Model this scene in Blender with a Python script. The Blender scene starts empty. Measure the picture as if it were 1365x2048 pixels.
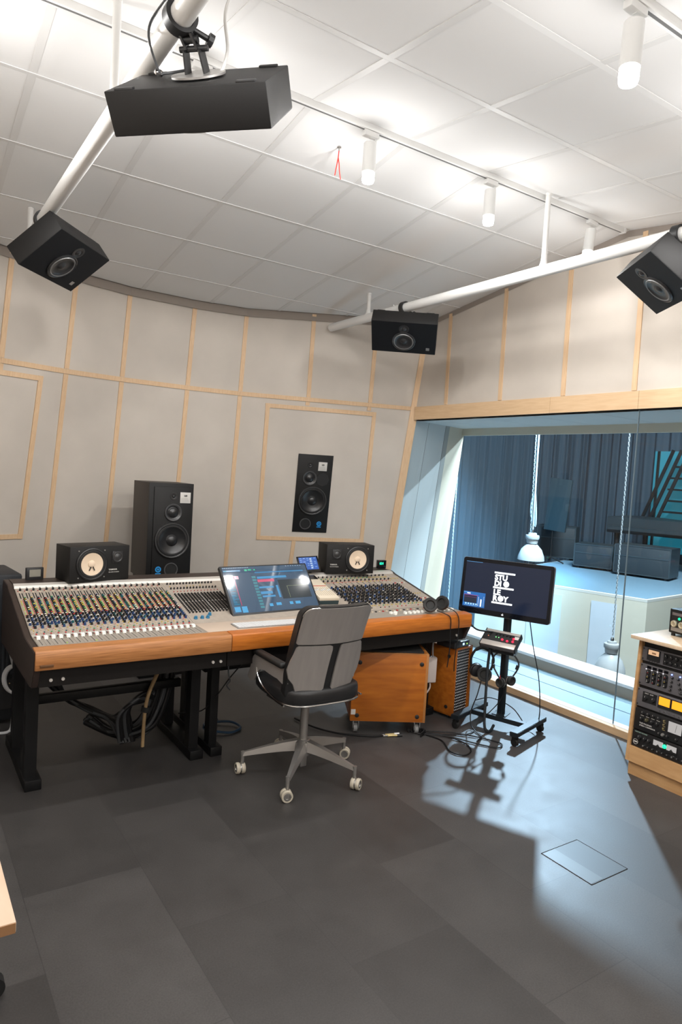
import bpy, bmesh, math, random
from mathutils import Vector, Matrix, Euler
random.seed(7)
PI = math.pi
R = math.radians
scene = bpy.context.scene
COL = scene.collection

# ------------------------------------------------------------------ materials
MATS = {}
def mat(name, col, rough=.5, metal=0., emit=None, es=1., var=0., vscale=20., bump=0., bscale=200., stretch=None, col2=None, spec=.5, coat=0.):
    if name in MATS: return MATS[name]
    m = bpy.data.materials.new(name); m.use_nodes = True
    nt = m.node_tree; n = nt.nodes; L = nt.links
    b = n['Principled BSDF']
    c = (*col, 1)
    b.inputs['Base Color'].default_value = c
    b.inputs['Roughness'].default_value = rough
    b.inputs['Metallic'].default_value = metal
    b.inputs['Specular IOR Level'].default_value = spec
    if coat: b.inputs['Coat Weight'].default_value = coat; b.inputs['Coat Roughness'].default_value = .02
    if emit: b.inputs['Emission Color'].default_value = (*emit, 1); b.inputs['Emission Strength'].default_value = es
    tc = n.new('ShaderNodeTexCoord')
    mp = n.new('ShaderNodeMapping'); L.new(tc.outputs['Object'], mp.inputs['Vector'])
    if stretch: mp.inputs['Scale'].default_value = stretch
    if var or col2:
        nz = n.new('ShaderNodeTexNoise'); nz.inputs['Scale'].default_value = vscale; nz.inputs['Detail'].default_value = 5
        L.new(mp.outputs[0], nz.inputs['Vector'])
        rp = n.new('ShaderNodeValToRGB')
        rp.color_ramp.elements[0].position = .3; rp.color_ramp.elements[1].position = .7
        d = col2 if col2 else [max(0, x * (1 - var)) for x in col]
        e = col if col2 else [min(1, x * (1 + var)) for x in col]
        rp.color_ramp.elements[0].color = (*d, 1); rp.color_ramp.elements[1].color = (*e, 1)
        L.new(nz.outputs['Fac'], rp.inputs['Fac']); L.new(rp.outputs[0], b.inputs['Base Color'])
    if bump:
        nb = n.new('ShaderNodeTexNoise'); nb.inputs['Scale'].default_value = bscale; nb.inputs['Detail'].default_value = 3
        L.new(mp.outputs[0], nb.inputs['Vector'])
        bp = n.new('ShaderNodeBump'); bp.inputs['Strength'].default_value = bump; bp.inputs['Distance'].default_value = .002
        L.new(nb.outputs['Fac'], bp.inputs['Height']); L.new(bp.outputs[0], b.inputs['Normal'])
    MATS[name] = m
    return m
def glass_mat(name, tint, refl):
    m = bpy.data.materials.new(name); m.use_nodes = True
    nt = m.node_tree; n = nt.nodes; L = nt.links
    for x in list(n): n.remove(x)
    o = n.new('ShaderNodeOutputMaterial'); t = n.new('ShaderNodeBsdfTransparent'); t.inputs[0].default_value = (*tint, 1)
    g = n.new('ShaderNodeBsdfGlossy'); g.inputs['Roughness'].default_value = .0
    f = n.new('ShaderNodeLayerWeight'); f.inputs['Blend'].default_value = .5
    pw = n.new('ShaderNodeMath'); pw.operation = 'POWER'; pw.inputs[1].default_value = 4.5; L.new(f.outputs['Facing'], pw.inputs[0])
    k = n.new('ShaderNodeMath'); k.operation = 'MULTIPLY_ADD'; k.inputs[1].default_value = .6*refl; k.inputs[2].default_value = .035*refl; L.new(pw.outputs[0], k.inputs[0])
    x = n.new('ShaderNodeMixShader')
    L.new(k.outputs[0], x.inputs[0]); L.new(t.outputs[0], x.inputs[1]); L.new(g.outputs[0], x.inputs[2]); L.new(x.outputs[0], o.inputs[0])
    MATS[name] = m
    return m

M_fabric = mat('beige_fabric', (.555, .503, .447), .95, var=.05, vscale=3, bump=.25, bscale=500)
M_tile = mat('ceiling_tile', (.755, .75, .745), .95, bump=.12, bscale=400)
M_grid = mat('white_tbar', (.76, .755, .75), .5)
M_birch = mat('birch_batten', (.70, .50, .315), .55, col2=(.63, .42, .25), vscale=6, stretch=(14, 14, 1.2))
M_beam = mat('birch_beam', (.70, .50, .31), .5, col2=(.62, .42, .245), vscale=5, stretch=(12, 1.2, 12))
M_shade_and_roof = mat('shade_strip_and_roof', (.28, .24, .21), .95)
M_black = mat('black_satin', (.012, .012, .013), .45, bump=.1, bscale=600)
M_blackm = mat('black_matte', (.014, .014, .014), .8)
M_blackg = mat('black_gloss', (.006, .006, .008), .12)
M_speaker = mat('black_textured_paint', (.009, .0086, .0086), .5, spec=.3, bump=.35, bscale=900)
M_spkside = mat('dark_ash_veneer', (.035, .029, .025), .5, col2=(.026, .021, .018), vscale=8, stretch=(20, 20, 1.5), bump=.2)
M_cone = mat('black_cone', (.02, .02, .021), .28)
M_rubber = mat('black_rubber', (.01, .01, .01), .55)
M_white = mat('white_paint', (.72, .715, .70), .35)
M_lampw = mat('white_lamp_housing', (.78, .78, .77), .4)
M_glow = mat('frosted_lamp_glow', (.9, .9, .9), .4, emit=(1., .97, .93), es=26)
M_alu = mat('brushed_aluminium', (.40, .385, .37), .33, metal=.85)
M_alud = mat('cast_aluminium', (.42, .405, .39), .38, metal=.8)
M_shell = mat('chair_shell_grey', (.38, .352, .332), .36, metal=.45, var=.06, vscale=5, stretch=(8, 1, 1))
M_leather = mat('black_leather', (.014, .014, .015), .38, bump=.3, bscale=350)
M_caster = mat('caster_tread_beige', (.52, .47, .38), .5)
M_chrome = mat('chrome', (.62, .62, .62), .18, metal=1)
M_teak = mat('orange_teak', (.56, .175, .024), .32, col2=(.38, .105, .013), vscale=6, stretch=(1.3, 16, 16))
M_oak = mat('worn_oak', (.50, .215, .072), .42, col2=(.30, .115, .034), vscale=7, stretch=(1.1, 22, 30))
M_walnut = mat('walnut_side', (.036, .022, .017), .5, col2=(.024, .014, .011), vscale=5, stretch=(18, 1.5, 18))
M_apron = mat('dark_apron', (.006, .0045, .004), .5, spec=.3)
M_panel = mat('console_grey_panel', (.36, .31, .26), .5, var=.08, vscale=30)
M_strip = mat('silver_strip', (.58, .55, .51), .4, metal=.25)
M_beige = mat('beige_leather_top', (.50, .40, .32), .6)
M_box = mat('mahogany_ply', (.48, .148, .015), .38, col2=(.33, .088, .008), vscale=3.4, stretch=(1.2, 6, 9))
M_boxe = mat('mahogany_edge', (.40, .165, .045), .4)
M_maple = mat('maple_veneer', (.60, .36, .17), .45, col2=(.50, .28, .12), vscale=4, stretch=(12, 1.5, 8))
M_maplet = mat('maple_top', (.70, .54, .38), .35, col2=(.62, .46, .31), vscale=4, stretch=(3, 10, 3))
M_plytop = mat('birch_ply_top', (.60, .45, .33), .45, col2=(.54, .39, .275), vscale=4, stretch=(10, 1.5, 8))
M_plyedge = mat('ply_edge', (.30, .155, .07), .6)
M_steel = mat('black_steel', (.005, .005, .0055), .45, spec=.3)
M_cart = mat('blackened_cart_steel', (.012, .016, .02), .3)
M_cable = mat('black_cable', (.007, .007, .008), .5, spec=.35)
M_cableb = mat('grey_cable', (.045, .048, .052), .5)
M_cableblue = mat('blue_cable', (.02, .06, .12), .5)
M_tan = mat('tan_strap', (.36, .24, .12), .7)
M_wcone = mat('white_paper_cone', (.70, .56, .42), .8)
M_glassb = mat('screen_glass', (.004, .005, .008), .08, spec=.25)
M_label = mat('paper_label', (.60, .58, .55), .7)
M_ink = mat('dark_ink', (.03, .03, .03), .8)
M_badge = mat('blue_badge', (.02, .26, .62), .4)
M_rackgrey = mat('rack_panel_grey', (.155, .15, .16), .42, metal=.3)
M_rackdark = mat('rack_panel_black', (.012, .012, .013), .45)
M_lwhite = mat('live_room_plaster', (.60, .68, .76), .8)
M_lcream = mat('live_room_cream', (.63, .60, .50), .8)
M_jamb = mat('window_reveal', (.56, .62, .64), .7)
M_ledge = mat('white_ledge', (.66, .67, .68), .5)
M_curtain = mat('teal_curtain', (.048, .084, .12), .85)
M_brown = mat('live_room_brown_wall', (.06, .052, .05), .9)
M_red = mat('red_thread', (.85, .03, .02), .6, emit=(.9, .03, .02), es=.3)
def em(name, c, s): return mat(name, (c[0]*.1, c[1]*.1, c[2]*.1), .4, emit=c, es=s)

# ------------------------------------------------------------------ mesh builder
class MB:
    def __init__(s): s.v = []; s.f = []; s.mi = []; s.T = Matrix()
    def add(s, vs, fs, m=0, T=None):
        o = len(s.v); X = s.T @ T if T is not None else s.T
        for v in vs: s.v.append((X @ Vector(v))[:])
        for f in fs: s.f.append([i + o for i in f]); s.mi.append(m)
    def bm(s, b, m=0, T=None):
        b.verts.ensure_lookup_table(); b.verts.index_update()
        s.add([v.co.copy() for v in b.verts], [[v.index for v in f.verts] for f in b.faces], m, T); b.free()
    def box(s, x0, x1, y0, y1, z0, z1, bev=0, m=0, T=None, seg=2):
        b = bmesh.new(); bmesh.ops.create_cube(b, size=1)
        for v in b.verts: v.co = Vector(((x0+x1)/2 + v.co.x*(x1-x0), (y0+y1)/2 + v.co.y*(y1-y0), (z0+z1)/2 + v.co.z*(z1-z0)))
        if bev: bmesh.ops.bevel(b, geom=b.edges[:], offset=bev, segments=seg, affect='EDGES', profile=.5)
        s.bm(b, m, T)
    def cyl(s, p0, p1, r0, r1=None, n=20, m=0, cap=True):
        r1 = r0 if r1 is None else r1
        p0 = Vector(p0); p1 = Vector(p1); d = (p1 - p0)
        q = d.to_track_quat('Z', 'Y').to_matrix()
        vs = []; fs = []
        for k in range(n):
            a = 2*PI*k/n; u = q @ Vector((math.cos(a), math.sin(a), 0))
            vs += [p0 + u*r0, p1 + u*r1]
        for k in range(n):
            j = (k+1) % n; fs.append([2*k, 2*j, 2*j+1, 2*k+1])
        if cap: fs.append([2*k for k in range(n)][::-1]); fs.append([2*k+1 for k in range(n)])
        s.add(vs, fs, m)
    def tube(s, pts, r, n=8, m=0, smooth=3, cap=True):
        P = [Vector(p) for p in pts]
        if smooth > 1 and len(P) > 2:
            Q = []
            for i in range(len(P)-1):
                a = P[max(i-1, 0)]; b = P[i]; c = P[i+1]; d = P[min(i+2, len(P)-1)]
                for k in range(smooth):
                    t = k/smooth
                    Q.append(.5*((2*b) + (c-a)*t + (2*a-5*b+4*c-d)*t*t + (3*b-a-3*c+d)*t**3))
            Q.append(P[-1]); P = Q
        vs = []; fs = []; up = None
        for i, p in enumerate(P):
            t = (P[min(i+1, len(P)-1)] - P[max(i-1, 0)]).normalized()
            if up is None: up = t.orthogonal().normalized()
            up = (up - t*up.dot(t)); up = up.normalized() if up.length > 1e-6 else t.orthogonal().normalized()
            w = t.cross(up)
            for k in range(n):
                a = 2*PI*k/n; vs.append(p + (up*math.cos(a) + w*math.sin(a))*r)
        for i in range(len(P)-1):
            for k in range(n):
                j = (k+1) % n; fs.append([i*n+k, i*n+j, (i+1)*n+j, (i+1)*n+k])
        if cap: fs.append(list(range(n))[::-1]); fs.append([(len(P)-1)*n+k for k in range(n)])
        s.add(vs, fs, m)
    def lathe(s, prof, T=None, n=32, m=0):      # profile of (radius, height) about local Z
        vs = []; fs = []; idx = []
        for r, h in prof:
            if r < 1e-6: idx.append([len(vs)]*n); vs.append((0, 0, h))
            else:
                idx.append(list(range(len(vs), len(vs)+n)))
                vs += [(r*math.cos(2*PI*k/n), r*math.sin(2*PI*k/n), h) for k in range(n)]
        for a, b in zip(idx, idx[1:]):
            for k in range(n):
                j = (k+1) % n
                f = [a[k], a[j], b[j], b[k]]; f = [x for i, x in enumerate(f) if x not in f[:i]]
                if len(f) > 2: fs.append(f)
        s.add(vs, fs, m, T)
    def prism(s, poly, h0, h1, T=None, m=0, bev=0):     # polygon in local XY extruded along Z
        b = bmesh.new()
        lo = [b.verts.new((x, y, h0)) for x, y in poly]; hi = [b.verts.new((x, y, h1)) for x, y in poly]
        k = len(poly)
        b.faces.new(lo[::-1]); b.faces.new(hi)
        for i in range(k): j = (i+1) % k; b.faces.new([lo[i], lo[j], hi[j], hi[i]])
        bmesh.ops.recalc_face_normals(b, faces=b.faces[:])
        if bev: bmesh.ops.bevel(b, geom=b.edges[:], offset=bev, segments=2, affect='EDGES')
        s.bm(b, m, T)
    def grid(s, fn, nu, nv, m=0):
        vs = [fn(i/nu, j/nv) for j in range(nv+1) for i in range(nu+1)]
        fs = [[j*(nu+1)+i, j*(nu+1)+i+1, (j+1)*(nu+1)+i+1, (j+1)*(nu+1)+i] for j in range(nv) for i in range(nu)]
        s.add(vs, fs, m)
    def quad(s, a, b, c, d, m=0): s.add([a, b, c, d], [[0, 1, 2, 3]], m)
    def beam(s, p0, p1, w, th, nrm, m=0, lift=0.):      # batten p0->p1 lying on a plane with normal nrm
        p0 = Vector(p0); p1 = Vector(p1); n = Vector(nrm).normalized(); d = (p1-p0).normalized(); c = d.cross(n).normalized()
        n = c.cross(d).normalized()
        if n.dot(Vector(nrm)) < 0: n = -n
        vs = [p + c*a*w/2 + n*(lift + b*th) for p in (p0, p1) for b in (0, 1) for a in (-1, 1)]
        s.add(vs, [[0, 2, 3, 1], [4, 5, 7, 6], [0, 1, 5, 4], [2, 6, 7, 3], [0, 4, 6, 2], [1, 3, 7, 5]], m)
    def build(s, name, mats, parent=None, flat=False, ang=35):
        me = bpy.data.meshes.new(name); me.from_pydata(s.v, [], s.f)
        if not isinstance(mats, (list, tuple)): mats = [mats]
        for x in mats: me.materials.append(x)
        me.polygons.foreach_set('material_index', s.mi)
        b = bmesh.new(); b.from_mesh(me); bmesh.ops.recalc_face_normals(b, faces=b.faces[:])
        for e in b.edges:
            e.smooth = (not flat) and len(e.link_faces) == 2 and e.calc_face_angle(0) < R(ang)
        for f in b.faces: f.smooth = not flat
        b.to_mesh(me); b.free()
        o = bpy.data.objects.new(name, me); COL.objects.link(o)
        if parent: o.parent = parent
        return o
def tag(o, label=None, cat=None, group=None, kind=None):
    if label: o['label'] = label
    if cat: o['category'] = cat
    if group: o['group'] = group
    if kind: o['kind'] = kind
    return o
def thing(name, label, cat, loc=(0, 0, 0), rot=(0, 0, 0), group=None, M=None):
    o = bpy.data.objects.new(name, None); COL.objects.link(o); o.empty_display_size = .05
    if M is not None: o.matrix_world = M
    else: o.location = loc; o.rotation_euler = rot
    return tag(o, label, cat, group)
def copy_tree(o, parent=None):
    c = o.copy(); COL.objects.link(c)
    if parent: c.parent = parent; c.matrix_parent_inverse = o.matrix_parent_inverse
    for ch in list(o.children): copy_tree(ch, c)
    return c
def struct(o): o['kind'] = 'structure'; return o
def text(name, body, size, M, material, parent, align='LEFT', bold=0., kind=None):
    cu = bpy.data.curves.new(name, 'FONT'); cu.body = body; cu.size = size; cu.align_x = align; cu.offset = bold*size; cu.extrude = .0004
    cu.resolution_u = 3
    cu.materials.append(material)
    tmp = bpy.data.objects.new(name, cu); me = bpy.data.meshes.new_from_object(tmp); bpy.data.objects.remove(tmp)
    o = bpy.data.objects.new(name, me); COL.objects.link(o); o.parent = parent; o.matrix_local = M
    return o
FRONT = Matrix.Rotation(PI/2, 4, 'X')      # local Z (lathe axis / text normal) -> -Y
def at(x, y, z, Rm=FRONT): return Matrix.Translation((x, y, z)) @ Rm

# ------------------------------------------------------------------ camera
TH = R(33.57); PITCH = R(-3.31); ROLL = R(3.435); CH = 1.72
c_, s_ = math.cos(ROLL), math.sin(ROLL); cp, sp = math.cos(PITCH), math.sin(PITCH)
def cam2room(v): x, y, z = v; return Vector((math.cos(TH)*x + math.sin(TH)*y, -math.sin(TH)*x + math.cos(TH)*y, z))
right = cam2room((c_, -sp*s_, cp*s_)); up = cam2room((-s_, -sp*c_, cp*c_)); fwd = cam2room((0, cp, sp))
cd = bpy.data.cameras.new('camera'); cam = bpy.data.objects.new('camera', cd); COL.objects.link(cam)
cam.matrix_world = Matrix(((right.x, up.x, -fwd.x, 0), (right.y, up.y, -fwd.y, 0), (right.z, up.z, -fwd.z, CH), (0, 0, 0, 1)))
cd.sensor_fit = 'VERTICAL'; cd.sensor_height = 36; cd.lens = 36*1365/2048; cd.clip_start = .05; cd.clip_end = 60
scene.camera = cam

# ------------------------------------------------------------------ room shell
XR, XL, YB = 4.31, -.50, -2.6
LEAN = math.tan(R(9)); ZR = 2.39
PLAN = [(XL, 5.25), (.66, 5.615), (1.15, 5.80), (1.61, 5.88), (2.19, 5.89), (2.68, 5.84), (XR, 5.295)]
FN = []
for a, b in zip(PLAN, PLAN[1:]):
    d = Vector((b[0]-a[0], b[1]-a[1])).normalized(); FN.append(Vector((d.y, -d.x)))       # points into the room
def wallpoly(z, inset=0.):
    off = (z-ZR)*LEAN + inset
    ls = [(Vector(a)+n*off, Vector(b)+n*off) for a, b, n in zip(PLAN, PLAN[1:], FN)]
    def isec(l1, l2):
        p, r = l1[0], l1[1]-l1[0]; q, s = l2[0], l2[1]-l2[0]
        k = r.x*s.y - r.y*s.x
        t = ((q-p).x*s.y - (q-p).y*s.x)/k
        return p + r*t
    out = [isec(ls[0], (Vector((XL, 0)), Vector((XL, 1))))]
    for i in range(len(ls)-1): out.append(isec(ls[i], ls[i+1]))
    out.append(isec(ls[-1], (Vector((XR, 0)), Vector((XR, 1)))))
    return out
def onwall(i, t, z):        # facet i, parameter t along it, height z
    p = wallpoly(z); q = p[i].lerp(p[i+1], t); return Vector((q.x, q.y, z))
def wx(i, x, z):            # point on facet i at given x
    p = wallpoly(z); a, b = p[i], p[i+1]; t = (x-a.x)/(b.x-a.x); q = a.lerp(b, t); return Vector((q.x, q.y, z))
def fnorm(i): return Vector((FN[i].x, FN[i].y, -LEAN)).normalized()
ZT = 3.9
mb = MB()
lo = wallpoly(0); hi = wallpoly(ZT)
for i in range(len(lo)-1):
    mb.quad((lo[i].x, lo[i].y, 0), (lo[i+1].x, lo[i+1].y, 0), (hi[i+1].x, hi[i+1].y, ZT), (hi[i].x, hi[i].y, ZT))
struct(mb.build('wall_front', M_fabric, flat=True))
mb = MB(); mb.box(XL-.1, XL, YB, 6.2, 0, ZT); struct(mb.build('wall_left', M_fabric))
mb = MB(); mb.box(XL-.1, XR+.1, YB-.1, YB, 0, ZT); struct(mb.build('wall_back', M_fabric))
WY0 = .9        # near end of the studio window
HEAD = 2.28
mb = MB(); mb.box(XR, XR+.12, YB, 6.2, HEAD, ZT); mb.box(XR, XR+.12, YB, WY0, 0, HEAD); struct(mb.build('wall_right', M_fabric))

# floor with faint sheet seams
def floor_mat():
    m = bpy.data.materials.new('dark_vinyl_floor'); m.use_nodes = True
    nt = m.node_tree; n = nt.nodes; L = nt.links; b = n['Principled BSDF']
    tc = n.new('ShaderNodeTexCoord')
    br = n.new('ShaderNodeTexBrick'); br.inputs['Scale'].default_value = 1.0
    br.inputs['Color1'].default_value = (.038, .0352, .0343, 1); br.inputs['Color2'].default_value = (.060, .0562, .055, 1); br.inputs['Mortar'].default_value = (.036, .0335, .0335, 1)
    br.inputs['Brick Width'].default_value = .92; br.inputs['Row Height'].default_value = .46; br.inputs['Mortar Size'].default_value = .0015
    mp = n.new('ShaderNodeMapping'); mp.inputs['Rotation'].default_value = (0, 0, PI/2); L.new(tc.outputs['Object'], mp.inputs[0]); L.new(mp.outputs[0], br.inputs['Vector'])
    nz = n.new('ShaderNodeTexNoise'); nz.inputs['Scale'].default_value = 3.5; nz.inputs['Detail'].default_value = 8; nz.inputs['Roughness'].default_value = .7; L.new(tc.outputs['Object'], nz.inputs[0])
    n2 = n.new('ShaderNodeTexNoise'); n2.inputs['Scale'].default_value = 160; n2.inputs['Detail'].default_value = 2; L.new(tc.outputs['Object'], n2.inputs[0])
    ad = n.new('ShaderNodeMath'); ad.operation = 'ADD'; L.new(nz.outputs['Fac'], ad.inputs[0]); L.new(n2.outputs['Fac'], ad.inputs[1])
    mr = n.new('ShaderNodeMapRange'); mr.inputs[1].default_value = .6; mr.inputs[2].default_value = 1.4; mr.inputs[3].default_value = .72; mr.inputs[4].default_value = 1.32
    L.new(ad.outputs[0], mr.inputs[0])
    mx = n.new('ShaderNodeMix'); mx.data_type = 'RGBA'; mx.blend_type = 'MULTIPLY'; mx.inputs[0].default_value = 1
    L.new(br.outputs['Color'], mx.inputs[6]); L.new(mr.outputs[0], mx.inputs[7]); L.new(mx.outputs[2], b.inputs['Base Color'])
    b.inputs['Roughness'].default_value = .42
    r2 = n.new('ShaderNodeMapRange'); r2.inputs[3].default_value = .34; r2.inputs[4].default_value = .56; L.new(nz.outputs['Fac'], r2.inputs[0]); L.new(r2.outputs[0], b.inputs['Roughness'])
    b.inputs['Specular IOR Level'].default_value = .5
    bp = n.new('ShaderNodeBump'); bp.inputs['Strength'].default_value = .12; bp.inputs['Distance'].default_value = .001; L.new(n2.outputs['Fac'], bp.inputs['Height']); L.new(bp.outputs[0], b.inputs['Normal'])
    return m
M_floor = floor_mat()
mb = MB(); mb.box(XL-.1, XR+.02, YB-.1, 6.4, -.1, 0); fl = struct(mb.build('floor', M_floor))
# service hatch let into the floor
mb = MB(); mb.box(2.575, 2.83, 1.735, 2.01, 0, .0012, m=0); mb.box(2.575, 2.66, 1.74, 2.005, .0012, .0018, m=1)
for a in ((2.572, 2.5745, 1.735, 2.012), (2.83, 2.832, 1.735, 2.012), (2.572, 2.832, 2.009, 2.0115), (2.572, 2.832, 1.734, 1.736)): mb.box(*a, 0, .0022, m=2)
o = mb.build('trim_1', [mat('hatch_lid', (.036, .034, .034), .45), mat('hatch_strip', (.055, .053, .052), .42), mat('hatch_gap', (.014, .012, .011), .8)]); struct(o)

# ceiling: two planes folding at the first light track
YF, ZF = 3.04, 3.536
TB = math.tan(.1498); TF = math.tan(.119)
def zc(y): return ZF - (y-YF)*TB if y > YF else ZF - (YF-y)*TF
mb = MB()
edge = wallpoly(3.12, .035)
pts = [Vector((XL, YF))] + edge + [Vector((XR, YF))]
pts = [Vector((min(max(p.x, XL), XR), p.y)) for p in pts]
def slab(mb, poly, th=.03):
    k = len(poly)
    vs = [(p.x, p.y, zc(p.y)) for p in poly] + [(p.x, p.y, zc(p.y)+th) for p in poly]
    mb.add(vs, [list(range(k))[::-1], [k+i for i in range(k)]] + [[i, (i+1) % k, k+(i+1) % k, k+i] for i in range(k)])
slab(mb, pts)
yn = YB
slab(mb, [Vector((XL, yn)), Vector((XL, YF)), Vector((XR, YF)), Vector((XR, yn))][::-1])
ceil = struct(mb.build('ceiling', M_tile, flat=True))
mb = MB()
def cbar(x0, y0, x1, y1, w=.026):
    a = x0 == x1
    mb.beam((x0, y0, zc(y0)), (x1, y1, zc(y1)), .034 if a else w, .0025 if a else .004, (0, 0, -1), m=1 if a else 0)
def edge_y(x):
    for a, b in zip(edge, edge[1:]):
        if a.x <= x <= b.x: return a.y + (b.y-a.y)*(x-a.x)/(b.x-a.x)
    return 5.2
for i in range(-3, 6):
    x = 1.111 + .6*i
    if XL < x < XR: cbar(x, YF+.001, x, edge_y(x)); cbar(x, YF-.001, x, YB)
for j in range(-2, 3):
    y = 4.735 - .6*.989*j
    xs = [k*.02 for k in range(-25, 216) if edge_y(k*.02) > y+.01]
    if xs: cbar(max(XL, min(xs)), y, min(XR, max(xs)), y)
for k in range(10):
    y = YF - .62 - .5955*k
    if y > YB: cbar(XL, y, XR, y)
o = struct(mb.build('ceiling_grid', [M_grid, mat('shaded_tbar', (.685, .678, .67), .55)], ceil))  # bars along y take a darker colour for the shade on them
mb = MB(); mb.box(XL-.1, XR+1.2, YB-.1, 6.4, ZT, ZT+.1); struct(mb.build('trim_2', M_shade_and_roof))
# dark strips painted in for the soft shadow under the ceiling edge
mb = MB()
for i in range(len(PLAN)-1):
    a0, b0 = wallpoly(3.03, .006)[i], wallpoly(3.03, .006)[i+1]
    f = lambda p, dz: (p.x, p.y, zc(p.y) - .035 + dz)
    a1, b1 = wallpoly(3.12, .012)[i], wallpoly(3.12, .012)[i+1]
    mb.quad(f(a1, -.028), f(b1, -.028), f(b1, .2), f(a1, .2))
struct(mb.build('trim_3', M_shade_and_roof, flat=True))
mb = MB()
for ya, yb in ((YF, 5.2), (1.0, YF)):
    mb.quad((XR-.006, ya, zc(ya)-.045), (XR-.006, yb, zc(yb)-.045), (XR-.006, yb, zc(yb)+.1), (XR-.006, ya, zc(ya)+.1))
struct(mb.build('trim_4', M_shade_and_roof, flat=True))  # dark strip imitating the shadow along the top of the right wall

# birch battens
TRIM = [4]
def batten(p0, p1, n, w=.038, th=.009, m=None):
    TRIM[0] += 1
    mb = MB(); mb.beam(p0, p1, w, th, n); return struct(mb.build('trim_%d' % TRIM[0], m or M_birch))
def zw(p): return p
ZTOP = 3.16
for j in range(1, len(PLAN)-1):            # battens on the folds of the wall
    n = (fnorm(j-1)+fnorm(j)).normalized()
    P = lambda z: Vector((*wallpoly(z)[j], z))
    batten(P(ZR+.021), P(ZTOP), n)
    if j == 1: batten(P(2.31), P(ZR-.021), n); batten(P(.02), P(1.03), n)
    else: batten(P(.02), P(ZR-.021), n)
for i in range(len(PLAN)-1):               # the level rail
    batten(onwall(i, 0, ZR), onwall(i, 1, ZR), fnorm(i))
for x in (3.29, 3.87):
    batten(wx(5, x, ZR+.021), wx(5, x-.05, ZTOP), fnorm(5))
    batten(wx(5, x, 2.335), wx(5, x, ZR-.021), fnorm(5))
batten(wx(5, 3.34, .02), wx(5, 3.34, 1.03), fnorm(5)); batten(wx(5, 3.93, .02), wx(5, 3.93, 1.03), fnorm(5))
def wframe(i, x0t, x1t, x0b, x1b, zt, zb):
    n = fnorm(i)
    batten(wx(i, x0t, zt), wx(i, x1t, zt), n); batten(wx(i, x0b, zb), wx(i, x1b, zb), n)
    batten(wx(i, x0t+.019, zt+.02), wx(i, x0b+.019, zb-.02), n, th=.0095); batten(wx(i, x1t-.019, zt+.02), wx(i, x1b-.019, zb-.02), n, th=.0095)
wframe(5, 2.915, 3.945, 2.985, 4.02, 2.305, 1.04)
# mirrored frame on the left facets (its right part is in view)
batten(wx(0, -.1, 2.305), wx(0, .66, 2.305), fnorm(0)); batten(wx(1, .64, 2.305), wx(1, .965, 2.305), fnorm(1))
batten(wx(0, -.14, 1.06), wx(0, .62, 1.06), fnorm(0)); batten(wx(1, .60, 1.06), wx(1, .885, 1.06), fnorm(1))
batten(wx(1, .955, 2.325), wx(1, .87, 1.04), fnorm(1), th=.0095); batten(wx(0, -.1, 2.325), wx(0, -.15, 1.04), fnorm(0), th=.0095)
batten(wx(0, .12, ZR+.02), wx(0, .14, ZTOP), fnorm(0))
# corner post between front wall and right wall
pc = lambda z: Vector((XR, wallpoly(z)[-1].y, z))
nc = Vector((-.75, -.65, 0)).normalized()
batten(pc(.0)+nc*.0, pc(ZTOP)+nc*.0, (-.5, -.85, 0), w=.075, th=.022)
# right wall battens and the long birch beam over the window
for y in (4.835, 4.157, 3.503, 2.897, 2.3, 1.7): batten((XR, y, 2.41), (XR, y+.01, zc(y)-.02), (-1, 0, 0))
mb = MB()
ys = [5.27, 3.61, 2.85, WY0-.1]
for a, b in zip(ys, ys[1:]): mb.box(XR-.016, XR+.05, b+.001, a-.001, HEAD, 2.405)
TRIM[0] += 1; struct(mb.build('trim_%d' % TRIM[0], M_beam))

# ------------------------------------------------------------------ studio window, reveal, live room
XF = 5.28
G1 = glass_mat('near_glass', (.93, .965, .98), 1.0); G2 = glass_mat('far_glass', (.90, .95, .975), .8)
w1 = bpy.data.objects.new('window_1', None); COL.objects.link(w1); struct(w1)
JY = 2.86
def gl(y0, y1, nm):
    mb = MB(); mb.quad((4.335, y0, .05), (4.335, y1, .05), (4.325, y1, HEAD), (4.325, y0, HEAD)); return mb.build(nm, G1, w1, flat=True)
mb = MB(); yb, yt = wallpoly(.05)[-1].y, wallpoly(HEAD)[-1].y
mb.quad((4.335, JY+.004, .05), (4.335, yb, .05), (4.325, yt, HEAD), (4.325, JY+.004, HEAD)); mb.build('glass_pane', G1, w1, flat=True)
gl(WY0, JY-.004, 'glass_pane')
mb = MB(); mb.box(4.326, 4.338, JY-.0018, JY+.0018, .05, HEAD); mb.build('glass_joint', mat('clear_silicone', (.16, .21, .24), .3), w1)
mb = MB(); mb.box(4.27, 4.315, WY0, 5.62, 0, .05); mb.build('sill_trim', M_beam, w1)
mb = MB(); mb.box(4.315, 4.37, WY0, 5.7, 0, .052); mb.box(4.372, 4.40, WY0, 5.7, 0, .048); mb.build('sill_channel', M_ledge, w1)
w2 = bpy.data.objects.new('window_2', None); COL.objects.link(w2); struct(w2)
mb = MB(); mb.quad((XF, WY0, .12), (XF, 5.8, .12), (XF, 5.6, HEAD), (XF, WY0, HEAD)); mb.build('glass_pane', G2, w2, flat=True)
mb = MB(); mb.box(5.06, 5.32, WY0, 5.9, .10, .125); mb.build('ledge', M_ledge, w2)
mb = MB(); mb.box(5.064, 5.31, WY0, 5.9, 0, .10); mb.build('ledge_riser', mat('pale_riser_wood', (.27, .24, .20), .6), w2)
mb = MB(); mb.box(5.26, 5.31, WY0, 5.75, 2.205, HEAD); mb.build('head_rail', M_lcream, w2)
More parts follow.
